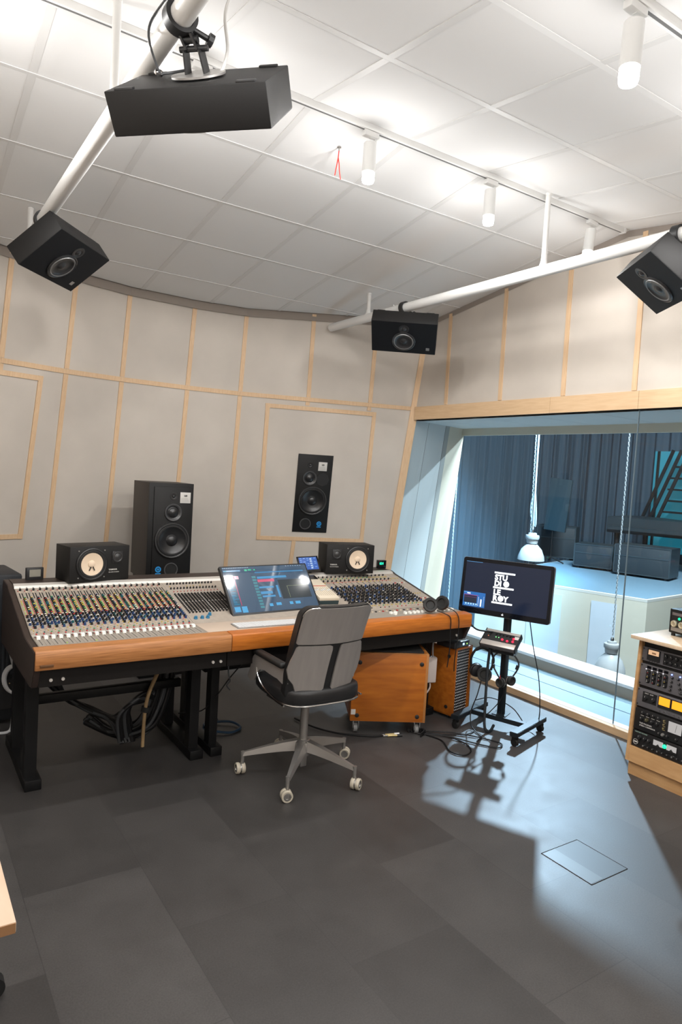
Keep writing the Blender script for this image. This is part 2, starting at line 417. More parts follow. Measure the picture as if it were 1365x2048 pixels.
# cavity between the two windows
M_cav = mat('cavity_floor', (.20, .30, .37), .45)
mb = MB(); mb.box(4.33, 4.745, WY0, 6, -.02, .012); mb.box(4.757, 5.07, WY0, 6, -.02, .012); mb.box(4.33, 5.3, WY0, 6, -.1, -.02, m=1)
struct(mb.build('trim_90', [M_cav, M_blackm]))
mb = MB()
for k in range(8): mb.box(4.33, 5.3, WY0+.6*k+.003, WY0+.6*k+.597, HEAD, HEAD+.02)
mb.box(4.33, 5.3, WY0, 6, HEAD+.02, HEAD+.05, m=1); struct(mb.build('trim_91', [M_jamb, M_blackm]))
# left jamb: three slanting panels with dark joints
def jy(x, z):       # y of the jamb plane
    y0 = wallpoly(z)[-1].y
    return y0 + (x-XR)*.30 if z > 1 else y0 + (x-XR)*.22
mb = MB()
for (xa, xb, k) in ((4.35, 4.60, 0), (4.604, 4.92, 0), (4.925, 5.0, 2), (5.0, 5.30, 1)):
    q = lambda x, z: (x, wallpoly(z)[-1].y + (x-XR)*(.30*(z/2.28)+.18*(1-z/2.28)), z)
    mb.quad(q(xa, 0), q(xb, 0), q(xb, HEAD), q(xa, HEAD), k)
q = lambda x, z: (x, wallpoly(z)[-1].y + (x-XR)*(.30*(z/2.28)+.18*(1-z/2.28))+.012, z)
mb.quad(q(4.3, 0), q(5.32, 0), q(5.32, HEAD), q(4.3, HEAD), 3)
mb.quad((XR-.0, wallpoly(0)[-1].y+.02, 0), q(4.3, 0), q(4.3, HEAD), (XR, wallpoly(HEAD)[-1].y+.02, HEAD), 2)
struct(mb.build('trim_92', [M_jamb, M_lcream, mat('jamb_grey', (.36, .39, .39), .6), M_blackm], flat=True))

# live room shell (its floor is a storey lower)
LX0, LX1, LY0, LY1, LZ0, LZ1 = 5.33, 13.6, -1, 13.2, -2.7, 5.6
mb = MB(); mb.box(LX0, LX1, LY0, LY1, LZ0-.1, LZ0); struct(mb.build('floor_live_room', mat('live_floor', (.22, .21, .2), .6)))
mb = MB(); mb.box(LX0, LX1, LY0, LY1, LZ1, LZ1+.1); struct(mb.build('ceiling_live_room', M_brown))
mb = MB(); mb.box(LX1, LX1+.1, LY0, LY1, LZ0, LZ1); struct(mb.build('wall_live_far', M_brown))
mb = MB(); mb.box(LX0, LX1, LY1, LY1+.1, LZ0, LZ1); struct(mb.build('wall_live_left', M_brown))
mb = MB(); mb.box(LX0, LX1, LY0-.1, LY0, LZ0, LZ1); struct(mb.build('wall_live_right', M_brown))
mb = MB(); mb.box(LX0-.02, LX0+.0, LY0, WY0, LZ0, LZ1); mb.box(LX0-.02, LX0, WY0, 5.9, LZ0, 0); mb.box(LX0-.02, LX0, WY0, 5.9, HEAD, LZ1); mb.box(LX0-.02, LX0, 5.9, LY1, LZ0, LZ1)
struct(mb.build('wall_live_near', M_brown))
# raised platform with panelled white front
def V2(a): return Vector(a)
A, B_ = Vector((7.455, 7.39)), Vector((8.162, 5.048)); Cc = Vector((12.9, 5.55)); D = Vector((12.9, 9.0))
mb = MB()
mb.prism([tuple(A), tuple(B_), tuple(Cc), tuple(D)], LZ0, .285)
struct(mb.build('trim_93', M_lcream))
mb = MB(); mb.prism([tuple(A), tuple(B_), tuple(Cc), tuple(D)], .28, .32); struct(mb.build('trim_94', mat('pale_platform_edge', (.62, .62, .58), .6)))
mb = MB(); ins = lambda p, c=Vector((10.3, 6.9)): tuple(p + (c-p).normalized()*.07)
mb.prism([ins(A), ins(B_), ins(Cc), ins(D)], .318, .324); struct(mb.build('trim_95', mat('platform_carpet', (.15, .25, .33), .8)))
d = (B_-A); nrm = Vector((d.y, -d.x, 0)).normalized()
if nrm.x > 0: nrm = -nrm
PANT = ((.341, .543), (.71, .849))
for k, (t0, t1) in enumerate(PANT):
    mb = MB(); a = A.lerp(B_, t0); b = A.lerp(B_, t1)
    mb.quad((a.x+nrm.x*.01, a.y+nrm.y*.01, -1.9), (b.x+nrm.x*.01, b.y+nrm.y*.01, -1.9), (b.x+nrm.x*.01, b.y+nrm.y*.01, .20), (a.x+nrm.x*.01, a.y+nrm.y*.01, .20))
    struct(mb.build('trim_%d' % (96+k), M_lwhite, flat=True))
# curtain along the side and the back of the live room
cp_ = [Vector(p) for p in ((5.45, 6.15), (6.3, 7.75), (7.6, 9.3), (9.2, 10.3), (11.2, 10.5), (12.7, 9.6), (13.1, 7.8), (13.1, 5.0), (13.1, 2.0))]
def spl(t):
    x = t*(len(cp_)-1); i = min(int(x), len(cp_)-2); f = x-i
    a, b, c, d = cp_[max(i-1, 0)], cp_[i], cp_[i+1], cp_[min(i+2, len(cp_)-1)]
    return .5*((2*b)+(c-a)*f+(2*a-5*b+4*c-d)*f*f+(3*b-a-3*c+d)*f**3)
ph = [random.uniform(-.5, .5) for _ in range(400)]
def cur(u, v):
    p = spl(u); q = spl(min(u+.002, 1)); o = spl(max(u-.002, 0)); t = (q-o).normalized(); n = Vector((-t.y, t.x))
    s = u*125
    w = (.055*math.sin(2*PI*s*.5 + ph[int(s) % 400]*.0) + .03*math.sin(2*PI*s*.83+1.3) + .02*math.sin(2*PI*s*.21))*(.7+.3*v)
    p = p + n*w
    return (p.x, p.y, LZ0+.05 + (LZ1-LZ0-.2)*(1-v))
mb = MB(); mb.grid(cur, 900, 6)
o = mb.build('stage_curtain', M_curtain); tag(o, 'long pleated blue grey curtain hung along the room behind the glass', 'curtain')

# ------------------------------------------------------------------ pendant lamps behind the glass
M_pend = mat('pendant_enamel', (.42, .44, .45), .35)
def pendant(loc, label, top):
    t = thing('pendant_lamp', label, 'lamp', loc, group='white industrial pendants behind the glass')
    mb = MB(); mb.lathe([(.012, .0), (.07, .005), (.13, -.06), (.165, -.15), (.172, -.2), (.165, -.2), (.158, -.15), (.12, -.07), (.06, -.012), (0, -.01)], n=36); mb.build('shade', M_pend, t)
    mb = MB(); mb.lathe([(.0, .155), (.05, .155), (.055, .13), (.085, .125), (.09, .10), (.085, .075), (.075, .07), (.07, .02), (.045, .01), (.05, -.005), (0, -.005)], n=28); mb.build('gear_housing', M_pend, t)
    mb = MB(); mb.lathe([(0, -.2), (.03, -.19), (.045, -.15), (.03, -.10), (.02, -.06), (0, -.06)]); mb.build('bulb', mat('bulb_off', (.7, .72, .72), .3), t)
    mb = MB(); mb.lathe([(.0, .20), (.012, .20), (.02, .18), (.02, .155), (0, .155)], n=12); mb.build('hook', M_chrome, t)
    return t
pendant((7, 6.003, .93), 'white bell shaped pendant lamp hanging above the platform, directly over the display on the cart', 1)
pendant((7, 4.722, -.19), 'white pendant lamp hung low behind the window ledge, beside the equipment rack', 1)
def chain(x, y0, z0, y1, z1, label, grp='pale chains hanging behind the glass'):
    mb = MB(); k = int(abs(z0-z1)/.028)
    for i in range(k):
        z = z0+(z1-z0)*i/k; y = y0+(y1-y0)*i/k
        a = PI/2*(i % 2)
        ring = [(x+.008*math.sin(b)*math.cos(a), y+.008*math.sin(b)*math.sin(a), z+.018*math.cos(b)) for b in [j*PI/3 for j in range(7)]]
        mb.tube(ring, .004, n=5, smooth=1, cap=False)
    o = mb.build('hanging_chain', mat('pale_chain', (.42, .47, .50), .4)); return tag(o, label, 'chain', grp)
chain(7, 6.137, LZ1-.1, 6.025, .45, 'pale chain hanging straight down on the left of the upper pendant lamp')
chain(7, 4.72, LZ1-.1, 4.72, .02, 'long pale chain carrying the low pendant lamp beside the glass joint')
chain(7, 7.47, LZ1-.1, 7.51, -.5, 'pale chain in front of the curtain, next to the slanted window jamb')
o = None
mb = MB(); mb.tube([(7, 6.045, LZ1-.1), (7, 6.02, 1.9), (7, 6.003, 1.13)], .012, n=8, smooth=1)
for k in range(3): mb.tube([(7, 6.01, 1.62), (7, 6.04+.012*k, 1.5), (7, 6.035+.01*k, 1.3), (7, 5.99-.012*k, 1.17), (7, 5.985-.008*k, 1.35), (7, 6.005, 1.6)], .006, n=6)
tag(mb.build('looped_cord', mat('pale_chain', (.42, .47, .50), .4)), 'white cord tied in a loop holding up the upper pendant lamp', 'cord')

# things standing at the back of the live room
M_teal = mat('dark_teal_panel', (.010, .030, .042), .8)
t = thing('acoustic_panel', 'dark slanted acoustic panel on a stand in front of the far curtain', 'panel', (10, 8.13, .324), (0, 0, R(-75)))
mb = MB(); mb.box(-.2, .2, -.03, .03, .58, 1.52, .006, T=Matrix.Rotation(R(4), 4, 'Y')); mb.build('board', M_teal, t)
mb = MB(); mb.cyl((0, 0, .02), (0, 0, .7), .015); mb.build('pole', M_steel, t)
mb = MB()
for a in (0, 2.1, 4.2): mb.cyl((0, 0, .1), (.25*math.cos(a), .25*math.sin(a), .012), .012)
mb.build('tripod', M_steel, t)
def case(loc, rz, w, d, h, label):
    t = thing('flight_case', label, 'case', loc, (0, 0, rz), group='dark road cases on the live room platform')
    mb = MB(); mb.box(-w/2, w/2, -d/2, d/2, .05, h, .01); mb.build('body', mat('dark_case', (.02, .03, .038), .6), t)
    mb = MB()
    for z in (.05, h*.66, h): mb.box(-w/2-.006, w/2+.006, -d/2-.006, d/2+.006, z-.012, z+.006)
    for sx in (-1, 1): mb.box(sx*w/2-.012, sx*w/2+.008, -d/2-.008, d/2+.008, .05, h)
    mb.build('edging', mat('case_edge', (.07, .09, .1), .4, metal=.6), t)
    for sx in (-1, 1):
        for sy in (-1, 1):
            mb = MB(); mb.cyl((sx*(w/2-.06), sy*(d/2-.06)-.015, .027), (sx*(w/2-.06), sy*(d/2-.06)+.015, .027), .026, n=12); mb.build('caster', M_rubber, t)
    return t
case((10.75, 8.6, .324), R(-60), .7, .5, .62, 'tall dark road case nearest the far curtain on the platform')
case((10.25, 7.35, .324), R(-68), .62, .5, .42, 'low dark road case in the middle of the platform')
case((10.3, 6.45, .324), R(-74), .85, .5, .50, 'wide dark road case at the right end of the platform')
t = thing('grand_piano', 'dark grand piano standing behind the road cases at the back of the platform', 'piano', (11.45, 7.0, .324), (0, 0, R(-70)))
mb = MB(); mb.prism([(-.75, -.5), (.75, -.5), (.75, .1), (.5, .45), (.2, .55), (-.1, .9), (-.5, 1.0), (-.75, .8)], .62, .9, bev=.01); mb.build('case', mat('piano_dark', (.02, .03, .036), .35), t)
mb = MB(); mb.box(-.70, .70, -.62, -.5, .68, .74); mb.build('keyboard', mat('piano_dark', (.02, .03, .036), .35), t)
for p in ((-.6, -.35), (.6, -.35), (-.35, .7)):
    mb = MB(); mb.cyl((*p, 0), (*p, .62), .035, .05); mb.build('leg', M_black, t)
# stair shape on a glowing board, imitating a turquoise reflection
t = thing('stair_reflection', 'teal stair shaped reflection with slanted rails, built as a glowing board behind the glass at the far right', 'stair_reflection', (12.6, 7.65, .324))
mb = MB(); mb.box(.25, .28, -.95, .4, .2, 2.2); mb.build('reflection_glow', mat('teal_light_board', (.03, .2, .26), .6, emit=(.03, .30, .40), es=.42), t)
for k in range(7):
    mb = MB(); mb.box(-.05, .2, -.9, .02-.03*k, .55+.22*k, .585+.22*k); mb.build('tread', M_black, t)
for k in range(3):
    mb = MB(); mb.beam((-.1, .38-.16*k, .75), (-.1, -.20-.16*k, 2.2), .06, .03, (-1, 0, 0)); mb.build('rail', M_black, t)
for p in ((.22, .3), (.22, -.85)):
    mb = MB(); mb.box(p[0]-.02, p[0]+.02, p[1]-.02, p[1]+.02, 0, 2.2); mb.build('post', M_black, t)

# ------------------------------------------------------------------ track lights
def track(y, x0, x1, label):
    z = zc(y); t = thing('lighting_track', label, 'lighting track', ((x0+x1)/2, y, z), group='white ceiling light tracks')
    w = (x1-x0)/2
    mb = MB(); mb.box(-w, w, -.018, .018, -.034, .004, .002); mb.build('rail', M_lampw, t)
    mb = MB(); mb.box(-w+.02, w-.02, -.006, .006, -.0345, -.033); mb.build('slot', mat('track_slot', (.16, .16, .16), .6), t)
    for s in (-1, 1):
        mb = MB(); mb.box(s*w-.012, s*w+.012, -.02, .02, -.036, .003, .002); mb.build('end_cap', M_grid, t)
    return t
track(YF, -.2, 4.235, 'long white light track running along the fold of the ceiling')
track(1.47, .2, 4.1, 'white light track near the camera, at the top right edge of the photo')
LAMPW = 8.4; DOWNW = 7.6
def downlight(p, e):
    l = bpy.data.lights.new('lamp_beam', 'SPOT'); l.energy = e*4; l.spot_size = R(180); l.spot_blend = .15; l.shadow_soft_size = .04; l.color = (1, .985, .96)
    o = bpy.data.objects.new('lamp_beam', l); COL.objects.link(o); o.location = p
def spotlight(x, y, label, tilt=(0, 0), first=[None]):
    z = zc(y) - .036
    if first[0] is None:
        t = thing('track_spotlight', label, 'spotlight', (x, y, z), group='white cylinder spotlights on the tracks')
        mb = MB(); mb.box(-.045, .045, -.017, .017, -.028, 0, .003); mb.build('track_adapter', M_lampw, t)
        mb = MB(); mb.box(.029, .037, -.008, .008, -.15, -.02, .002); mb.box(-.004, .037, -.008, .008, -.03, -.022); mb.build('arm', M_lampw, t)
        mb = MB(); mb.lathe([(0, -.055), (.030, -.055), (.034, -.06), (.034, -.205), (.031, -.207), (.031, -.19), (0, -.19)], n=32); mb.build('housing', M_lampw, t)
        mb = MB(); mb.lathe([(.0305, -.195), (.0325, -.207), (.0325, -.245), (.029, -.256), (0, -.258)], n=28); mb.build('frosted_lens', M_glow, t)
        first[0] = t
    else:
        t = copy_tree(first[0]); t['label'] = label; t.location = (x, y, z)
    t.rotation_euler = (tilt[0], tilt[1], 0)
    l = bpy.data.lights.new('spot_glow', 'POINT'); l.energy = LAMPW*(.4 if x > 3.5 else 1); l.shadow_soft_size = .036; l.color = (1, .985, .965)
    o = bpy.data.objects.new('spot_glow', l); COL.objects.link(o); o.location = (x - tilt[1]*.3, y + tilt[0]*.3, z-.30); downlight(o.location, DOWNW*(.1 if x > 3.5 else 1))
    return t
spotlight(2.062, YF, 'white spotlight on the fold track nearest the hanging red thread')
spotlight(2.945, YF, 'white spotlight, middle one of the three lit ones along the fold track')
spotlight(3.90, YF, 'white spotlight at the right end of the fold track, just above the pipe', (0, R(7)))
spotlight(1.13, YF, 'white spotlight partly hidden behind the nearest hanging loudspeaker')
spotlight(2.02, 1.47, 'largest white spotlight at the upper right corner, on the nearer track', (0, R(2)))
def bare(x, y, e=LAMPW):
    l = bpy.data.lights.new('unseen_fill_lamp', 'POINT'); l.energy = e; l.shadow_soft_size = .036; l.color = (1, .985, .965)
    o = bpy.data.objects.new('unseen_fill_lamp', l); COL.objects.link(o); o.location = (x, y, zc(y)-.34); downlight(o.location, DOWNW*(.35 if x > 3.2 else 1))
for p in ((.2, YF), (1.0, 1.47), (.05, 1.47), (2.9, 1.47), (3.5, 1.3), (.4, -.6), (1.4, -.6), (2.4, -.6), (3.4, -.6), (2, -1.9)): bare(*p)  # unseen fill lamps added without fixtures, the first inferred from a glow

# ------------------------------------------------------------------ pipes
def pipe(x, y0, y1, rods, label):
    t = thing('speaker_pipe', label, 'pipe', (x, 0, 3.05), group='white pipes carrying the hanging loudspeakers')
    mb = MB(); mb.cyl((0, y0, 0), (0, y1, 0), .036, n=28); mb.build('pipe', M_white, t)
    for yr in rods:
        mb = MB(); r = .017
        mb.cyl((.01, yr, .02), (.01, yr, zc(yr)-3.05+.01), r, n=16); mb.lathe([(.03, .028), (.022, .05), (r, .075)], Matrix.Translation((.01, yr, 0)), n=16)
        mb.lathe([(r, zc(yr)-3.05-.012), (.02, zc(yr)-3.05-.008), (.02, zc(yr)-3.05)], Matrix.Translation((.01, yr, 0)), n=16)
        mb.build('hanger_rod', M_white, t)
    return t
pipe(3.38, .9, 5.44, (4.87, 2.985), 'white pipe hung from the ceiling in front of the window wall')
pipe(.70, .6, 4.95, (4.82, 2.87), 'white pipe running from the top edge down to the left wall')

# ------------------------------------------------------------------ hanging loudspeakers
W, H, Dp = .505, .311, .122
def driver(mb_, prof, x, y, z, m=0, n=36): mb_.lathe(prof, at(x, y, z), n=n, m=m)
def hang_speaker(loc, eul, label):
    Mx = Matrix.Translation(loc) @ Euler((eul[1], 0, 0)).to_matrix().to_4x4()
    Rm = Matrix.Rotation(eul[0], 4, 'Z') @ Matrix.Rotation(eul[1], 4, 'X') @ Matrix.Rotation(eul[2], 4, 'Y')
    t = thing('hanging_loudspeaker', label, 'loudspeaker', M=Matrix.Translation(loc) @ Rm, group='black loudspeakers hung from the pipes')
    f = -Dp/2
    mb = MB(); mb.box(-W/2, W/2, f, Dp/2, -H/2, H/2, .003); mb.build('cabinet', M_speaker, t)
    mb = MB(); mb.box(-W/2+.002, W/2-.002, f-.0012, f+.001, -H/2+.002, H/2-.002); mb.build('baffle', mat('black_baffle', (.004, .0045, .006), .6, spec=.25), t)
    mb = MB(); mb.lathe([(.092, 0), (.092, .006), (.086, .009), (.080, .007), (.076, .009), (.068, .010), (.064, .007), (.05, .0045), (.028, .002), (.026, .003), (.022, .007), (.012, .010), (0, .011)], at(-.0, f, -.035), n=40)
    mb.build('woofer', M_cone, t)
    mb = MB(); mb.lathe([(.078, .008), (.0755, .0112), (.071, .0112), (.0685, .0095)], at(0, f, -.035), n=40); mb.build('woofer_ring', mat('dull_ring', (.20, .20, .20), .4, metal=.5), t)
    mb = MB(); mb.lathe([(.040, 0), (.040, .003), (.026, .004), (.020, .001), (.016, .003), (.010, .008), (0, .009)], at(.0, f, .088), n=28); mb.build('tweeter', M_cone, t)
    mb = MB(); mb.box(W/2-.075, W/2-.048, f-.002, f, -.115, -.088); mb.build('badge', M_alud, t)
    for sx, sz in ((-1, 1), (1, 1), (-1, -1), (1, -1)): mb = MB(); mb.box(sx*.19-.03, sx*.19+.03, Dp/2-.002, Dp/2+.006, sz*(H/2-.012)-.010, sz*(H/2-.012)+.010, .002); mb.build('rear_foot', M_black, t)
    return t
SP = {'C': ((3.342, 4.289, 2.843), (-44.515, 53.98, 3.98)), 'L': ((.788, 4.227, 2.866), (45.66, 52.46, 1.52)), 'R': ((3.372, 2.161, 2.853), (-129.47, 51.155, 3.0)), 'T': ((.809, 2.154, 2.874), (134.99, 52.73, 2.72))}
LB = {'C': 'black loudspeaker hung at the corner of the room beside the long window beam', 'L': 'black loudspeaker hung at the left wall end of the left pipe',
      'R': 'black loudspeaker cut off by the right edge of the photo', 'T': 'nearest black loudspeaker, seen from behind, hanging at the top of the photo'}
for k, (loc, e) in SP.items():
    hang_speaker(loc, [R(x) for x in e], LB[k])
    px = 3.38 if k in 'CR' else .70
    t = thing('speaker_clamp', {'C': 'black pipe clamp holding the loudspeaker at the room corner', 'L': 'black pipe clamp behind the loudspeaker at the left wall', 'R': 'black pipe clamp holding the loudspeaker at the right edge', 'T': 'large black pipe clamp and bracket above the nearest loudspeaker'}[k], 'clamp', group='black pipe clamps')
    Rm = Matrix.Rotation(R(e[0]), 4, 'Z') @ Matrix.Rotation(R(e[1]), 4, 'X') @ Matrix.Rotation(R(e[2]), 4, 'Y')
    bk = Vector(loc) + Rm @ Vector((0, Dp/2, 0)); nb = (Rm @ Vector((0, 1, 0))).normalized(); ax = (Rm @ Vector((1, 0, 0))).normalized()
    # point on the pipe straight above the bracket
    top = Vector((px, bk.y + nb.y*.10, 3.05)); 
    t.location = bk
    loc0 = lambda v: Vector(v) - bk
    mb = MB(); mb.T = Matrix.Translation(-bk)
    mb.cyl(bk+nb*.006, bk+nb*.012, .085, n=36); mb.build('mount_disc', M_alud if k == 'T' else M_black, t)
    mb = MB(); mb.T = Matrix.Translation(-bk)
    j1 = bk+nb*.012; j2 = bk+nb*.075
    for s in (-1, 1):
        mb.beam(j1+ax*.03*s, j2+ax*.024*s, .052, .005, ax)
    mb.cyl(j2-ax*.045, j2+ax*.045, .009, n=12); mb.build('yoke', M_black, t)
    mb = MB(); mb.T = Matrix.Translation(-bk)
    dv = top-j2; lo_ = j2; hi_ = top - dv.normalized()*.036
    for s in (-1, 1): mb.beam(lo_+ax*.017*s, hi_+ax*.017*s, .04, .006, ax)
    mb.cyl(lo_.lerp(hi_, .5)-ax*.025, lo_.lerp(hi_, .5)+ax*.025, .012, n=12); mb.build('hook_arm', M_black, t)
    mb = MB(); mb.T = Matrix.Translation(-bk)
    mb.lathe([(.038, -.02), (.050, -.02), (.050, .02), (.038, .02), (.038, -.02)], Matrix.Translation(top) @ Matrix.Rotation(PI/2, 4, 'X'), n=28)
    mb.cyl(top+Vector((.04, 0, -.02)), top+Vector((.10, 0, -.03)), .009, n=10); mb.cyl(top+Vector((.09, 0, -.028)), top+Vector((.105, 0, -.032)), .02, n=10); mb.build('collar', M_black, t)
# safety wire and cable of the nearest loudspeaker
loc, e = SP['T']; Rm = Matrix.Rotation(R(e[0]), 4, 'Z') @ Matrix.Rotation(R(e[1]), 4, 'X') @ Matrix.Rotation(R(e[2]), 4, 'Y')
wp = lambda x, y, z: Vector(loc) + Rm @ Vector((x, y, z))
q0 = wp(.12, Dp/2+.012, -.03)
tp = Vector((.70, 2.06, 3.02))
mb = MB(); mb.tube([wp(.04, Dp/2+.02, .02), wp(.10, Dp/2+.02, -.02), q0+Vector((0, 0, .02)), q0+Vector((-.03, .02, .12)), q0+Vector((-.01, .03, .20)), (.68, 2.02, 3.10), tp], .004, n=6, smooth=5)
o = mb.build('safety_wire', M_cableb); tag(o, 'thin steel safety wire looping from the nearest loudspeaker up to the pipe', 'wire')
mb = MB(); mb.lathe([(.010, -.004), (.014, -.004), (.014, .004), (.010, .004), (.010, -.004)], Matrix.Translation(q0+Vector((0, 0, .014))) @ Matrix.Rotation(R(60), 4, 'X'), n=16); mb.build('shackle', M_chrome, o)
mb = MB(); mb.tube([wp(-.06, Dp/2, .03), wp(-.09, Dp/2+.06, .05), (.80, 1.98, 3.05), (.80, 1.90, 3.10), (.77, 1.80, 3.09)], .0055, n=8, smooth=5)
tag(mb.build('speaker_cable', M_white), 'white speaker cable rising from the nearest hanging loudspeaker', 'cable')
loc, e = SP['C']
mb = MB(); mb.tube([(3.30, 4.37, 2.92), (3.33, 4.40, 2.98), (3.36, 4.44, 3.04), (3.36, 4.48, 3.09)], .005, n=8)
tag(mb.build('speaker_cable', M_white), 'white speaker cable behind the loudspeaker at the room corner', 'cable')

# red thread on a small ceiling hook
t = thing('ceiling_hook', 'tiny hook in the ceiling from which a red thread hangs', 'hook', (2.023, 3.283, zc(3.283)))
mb = MB(); mb.cyl((0, 0, 0), (0, 0, -.022), .004, n=8); mb.lathe([(.012, 0), (.012, -.003), (0, -.003)], n=12); mb.build('pin', M_alud, t)
mb = MB(); z0 = zc(3.283)
mb.tube([(2.023, 3.283, z0-.02), (2.02, 3.283, z0-.06), (2.012, 3.28, z0-.10), (2.0, 3.275, z0-.16)], .0028, n=6)
mb.tube([(2.021, 3.283, z0-.06), (2.03, 3.285, z0-.09), (2.035, 3.287, z0-.12), (2.048, 3.29, z0-.165)], .0028, n=6)
tag(mb.build('red_thread', M_red), 'thin forked red thread hanging from the ceiling between two spotlights', 'thread')
#--PART2--
# ------------------------------------------------------------------ mixing console
CX0, CX1 = .575, 3.385
console = thing('mixing_console', 'long analogue mixing console covered in small coloured knobs with a wooden armrest', 'mixing console', (1.98, 3.9, 0))
def CB(): m = MB(); m.T = Matrix.Translation((-1.98, -3.9, 0)); return m
prof = [(3.385, .70), (3.376, .795), (3.66, .803), (4.25, .940), (4.30, .958), (4.47, .962), (4.49, .93), (4.47, .58), (3.47, .605), (3.43, .612)]
YZ = Matrix(((0, 0, 1, 0), (1, 0, 0, 0), (0, 1, 0, 0), (0, 0, 0, 1)))       # polygon (y,z) extruded along x
for a, b in ((CX0, CX0+.03), (CX1-.03, CX1)):
    mb = CB(); mb.prism(prof, a, b, YZ, bev=.003); mb.build('side_panel', M_walnut, console)
inn = [(3.43, .70), (3.43, .795), (3.66, .797), (4.25, .934), (4.45, .945), (4.46, .585), (3.48, .615)]
mb = CB(); mb.prism(inn, CX0+.03, CX1-.03, YZ); mb.build('chassis', M_apron, console)
mb = CB(); mb.box(CX0+.03, 1.57, 3.424, 3.44, .612, .71); mb.box(1.575, CX1-.03, 3.424, 3.44, .612, .71); mb.build('front_apron', M_apron, console)
for x in (.66, .715, 1.49, 1.535, 3.29):
    mb = CB(); mb.cyl((x, 3.43, .645), (x, 3.415, .645), .008, n=14); mb.build('bolt', M_strip, console)
arm = [(3.372, .708), (3.366, .722), (3.366, .788), (3.374, .801), (3.43, .8045), (3.452, .8045), (3.452, .708)]
mb = CB(); mb.prism(arm, CX0+.004, 1.572, YZ, bev=.002); mb.build('armrest', M_oak, console)['label'] = 'worn light oak armrest'
mb = CB(); mb.prism(arm, 1.575, CX1-.012, YZ, bev=.002); mb.build('armrest', M_teak, console)['label'] = 'glossy orange armrest'
# sloping surfaces
S0 = Vector((0, 3.66, .803)); S1 = Vector((0, 4.25, .940)); SL = (S1-S0).length; SD = (S1-S0).normalized(); SN = Vector((0, -SD.z, SD.y))
def sp_(x, s, h=0.): return Vector((x, 0, 0)) + S0 + SD*s + SN*h
def flat(x, y, h=0.): return Vector((x, y, .803+(y-3.45)*.0+h))
def splate(mb, x0, x1, s0, s1, h0, h1, m=0):
    vs = [sp_(x, s, h) for h in (h0, h1) for s in (s0, s1) for x in (x0, x1)]
    mb.add(vs, [[0, 1, 3, 2], [4, 6, 7, 5], [0, 4, 5, 1], [2, 3, 7, 6], [0, 2, 6, 4], [1, 5, 7, 3]], m)
NCH = 24; CXA = .628; PIT = .0352
mb = CB(); splate(mb, CX0+.032, 1.466, 0, SL-.001, -.004, .003)
for i in range(NCH+1): splate(mb, CXA-PIT/2+i*PIT-.0006, CXA-PIT/2+i*PIT+.0006, .005, SL-.01, .003, .0034, 1)
for i in range(NCH):
    x = CXA+i*PIT
    splate(mb, x-.002, x+.0015, .24, .44, .003, .0038, 2)                  # red lines
    for q in (-.006, .008): splate(mb, x+q-.0028, x+q+.0028, .462, .535, .003, .0042, 3)   # meter slots
mb.build('channel_panel', [M_panel, mat('panel_seam', (.2, .165, .135), .6), mat('red_line', (.45, .06, .03), .5), M_blackm], console)
mb = CB(); splate(mb, 1.468, 2.28, 0, SL-.001, -.004, .003); mb.build('patch_panel', M_panel, console)
mb = CB(); splate(mb, 2.283, CX1-.032, 0, SL-.001, -.004, .003)
for i in range(19): splate(mb, 2.62+i*.037-.0006, 2.62+i*.037+.0006, .06, SL-.01, .003, .0034, 1)
for i in range(9): splate(mb, 2.70+i*.052-.002, 2.70+i*.052+.002, .40, .47, .003, .004, 2)
mb.build('monitor_panel', [M_panel, MATS['panel_seam'], M_blackm], console)
mb = CB(); mb.box(CX0+.032, 1.466, 3.453, 3.658, .796, .8045); mb.box(CX0+.032, 1.466, 3.642, 3.664, .8045, .809, m=2)
for i in range(NCH): x = CXA+i*PIT; mb.box(x-.0012, x+.0012, 3.475, 3.60, .8045, .8052, m=1)
for i in range(NCH+1): x = CXA+i*PIT-PIT/2; mb.box(x-.0006, x+.0006, 3.46, 3.64, .8045, .8049, m=3)
mb.build('fader_panel', [mat('fader_panel_grey', (.30, .265, .225), .5), M_blackm, M_strip, MATS['panel_seam']], console)
mb = CB(); mb.box(1.468, 2.30, 3.453, 3.66, .796, .806, .002); mb.build('beige_desk_top', M_beige, console)
mb = CB(); mb.box(2.302, CX1-.032, 3.453, 3.66, .796, .8045); mb.build('fader_panel', MATS['fader_panel_grey'], console)
mb = CB()
mb.prism([(4.249, .940), (4.262, .956), (4.30, .964), (4.30, .945)], CX0+.03, CX1-.03, YZ); mb.build('meter_ledge', M_strip, console)
mb = CB(); mb.prism([(4.30, .945), (4.30, .9635), (4.468, .963), (4.468, .945)], CX0+.03, CX1-.03, YZ); mb.build('top_board', M_walnut, console)
mb = CB(); mb.box(.60, .66, 3.361, 3.368, .725, .737, .001); mb.build('maker_plate', mat('bronze_plate', (.17, .085, .04), .4, metal=.4), console)

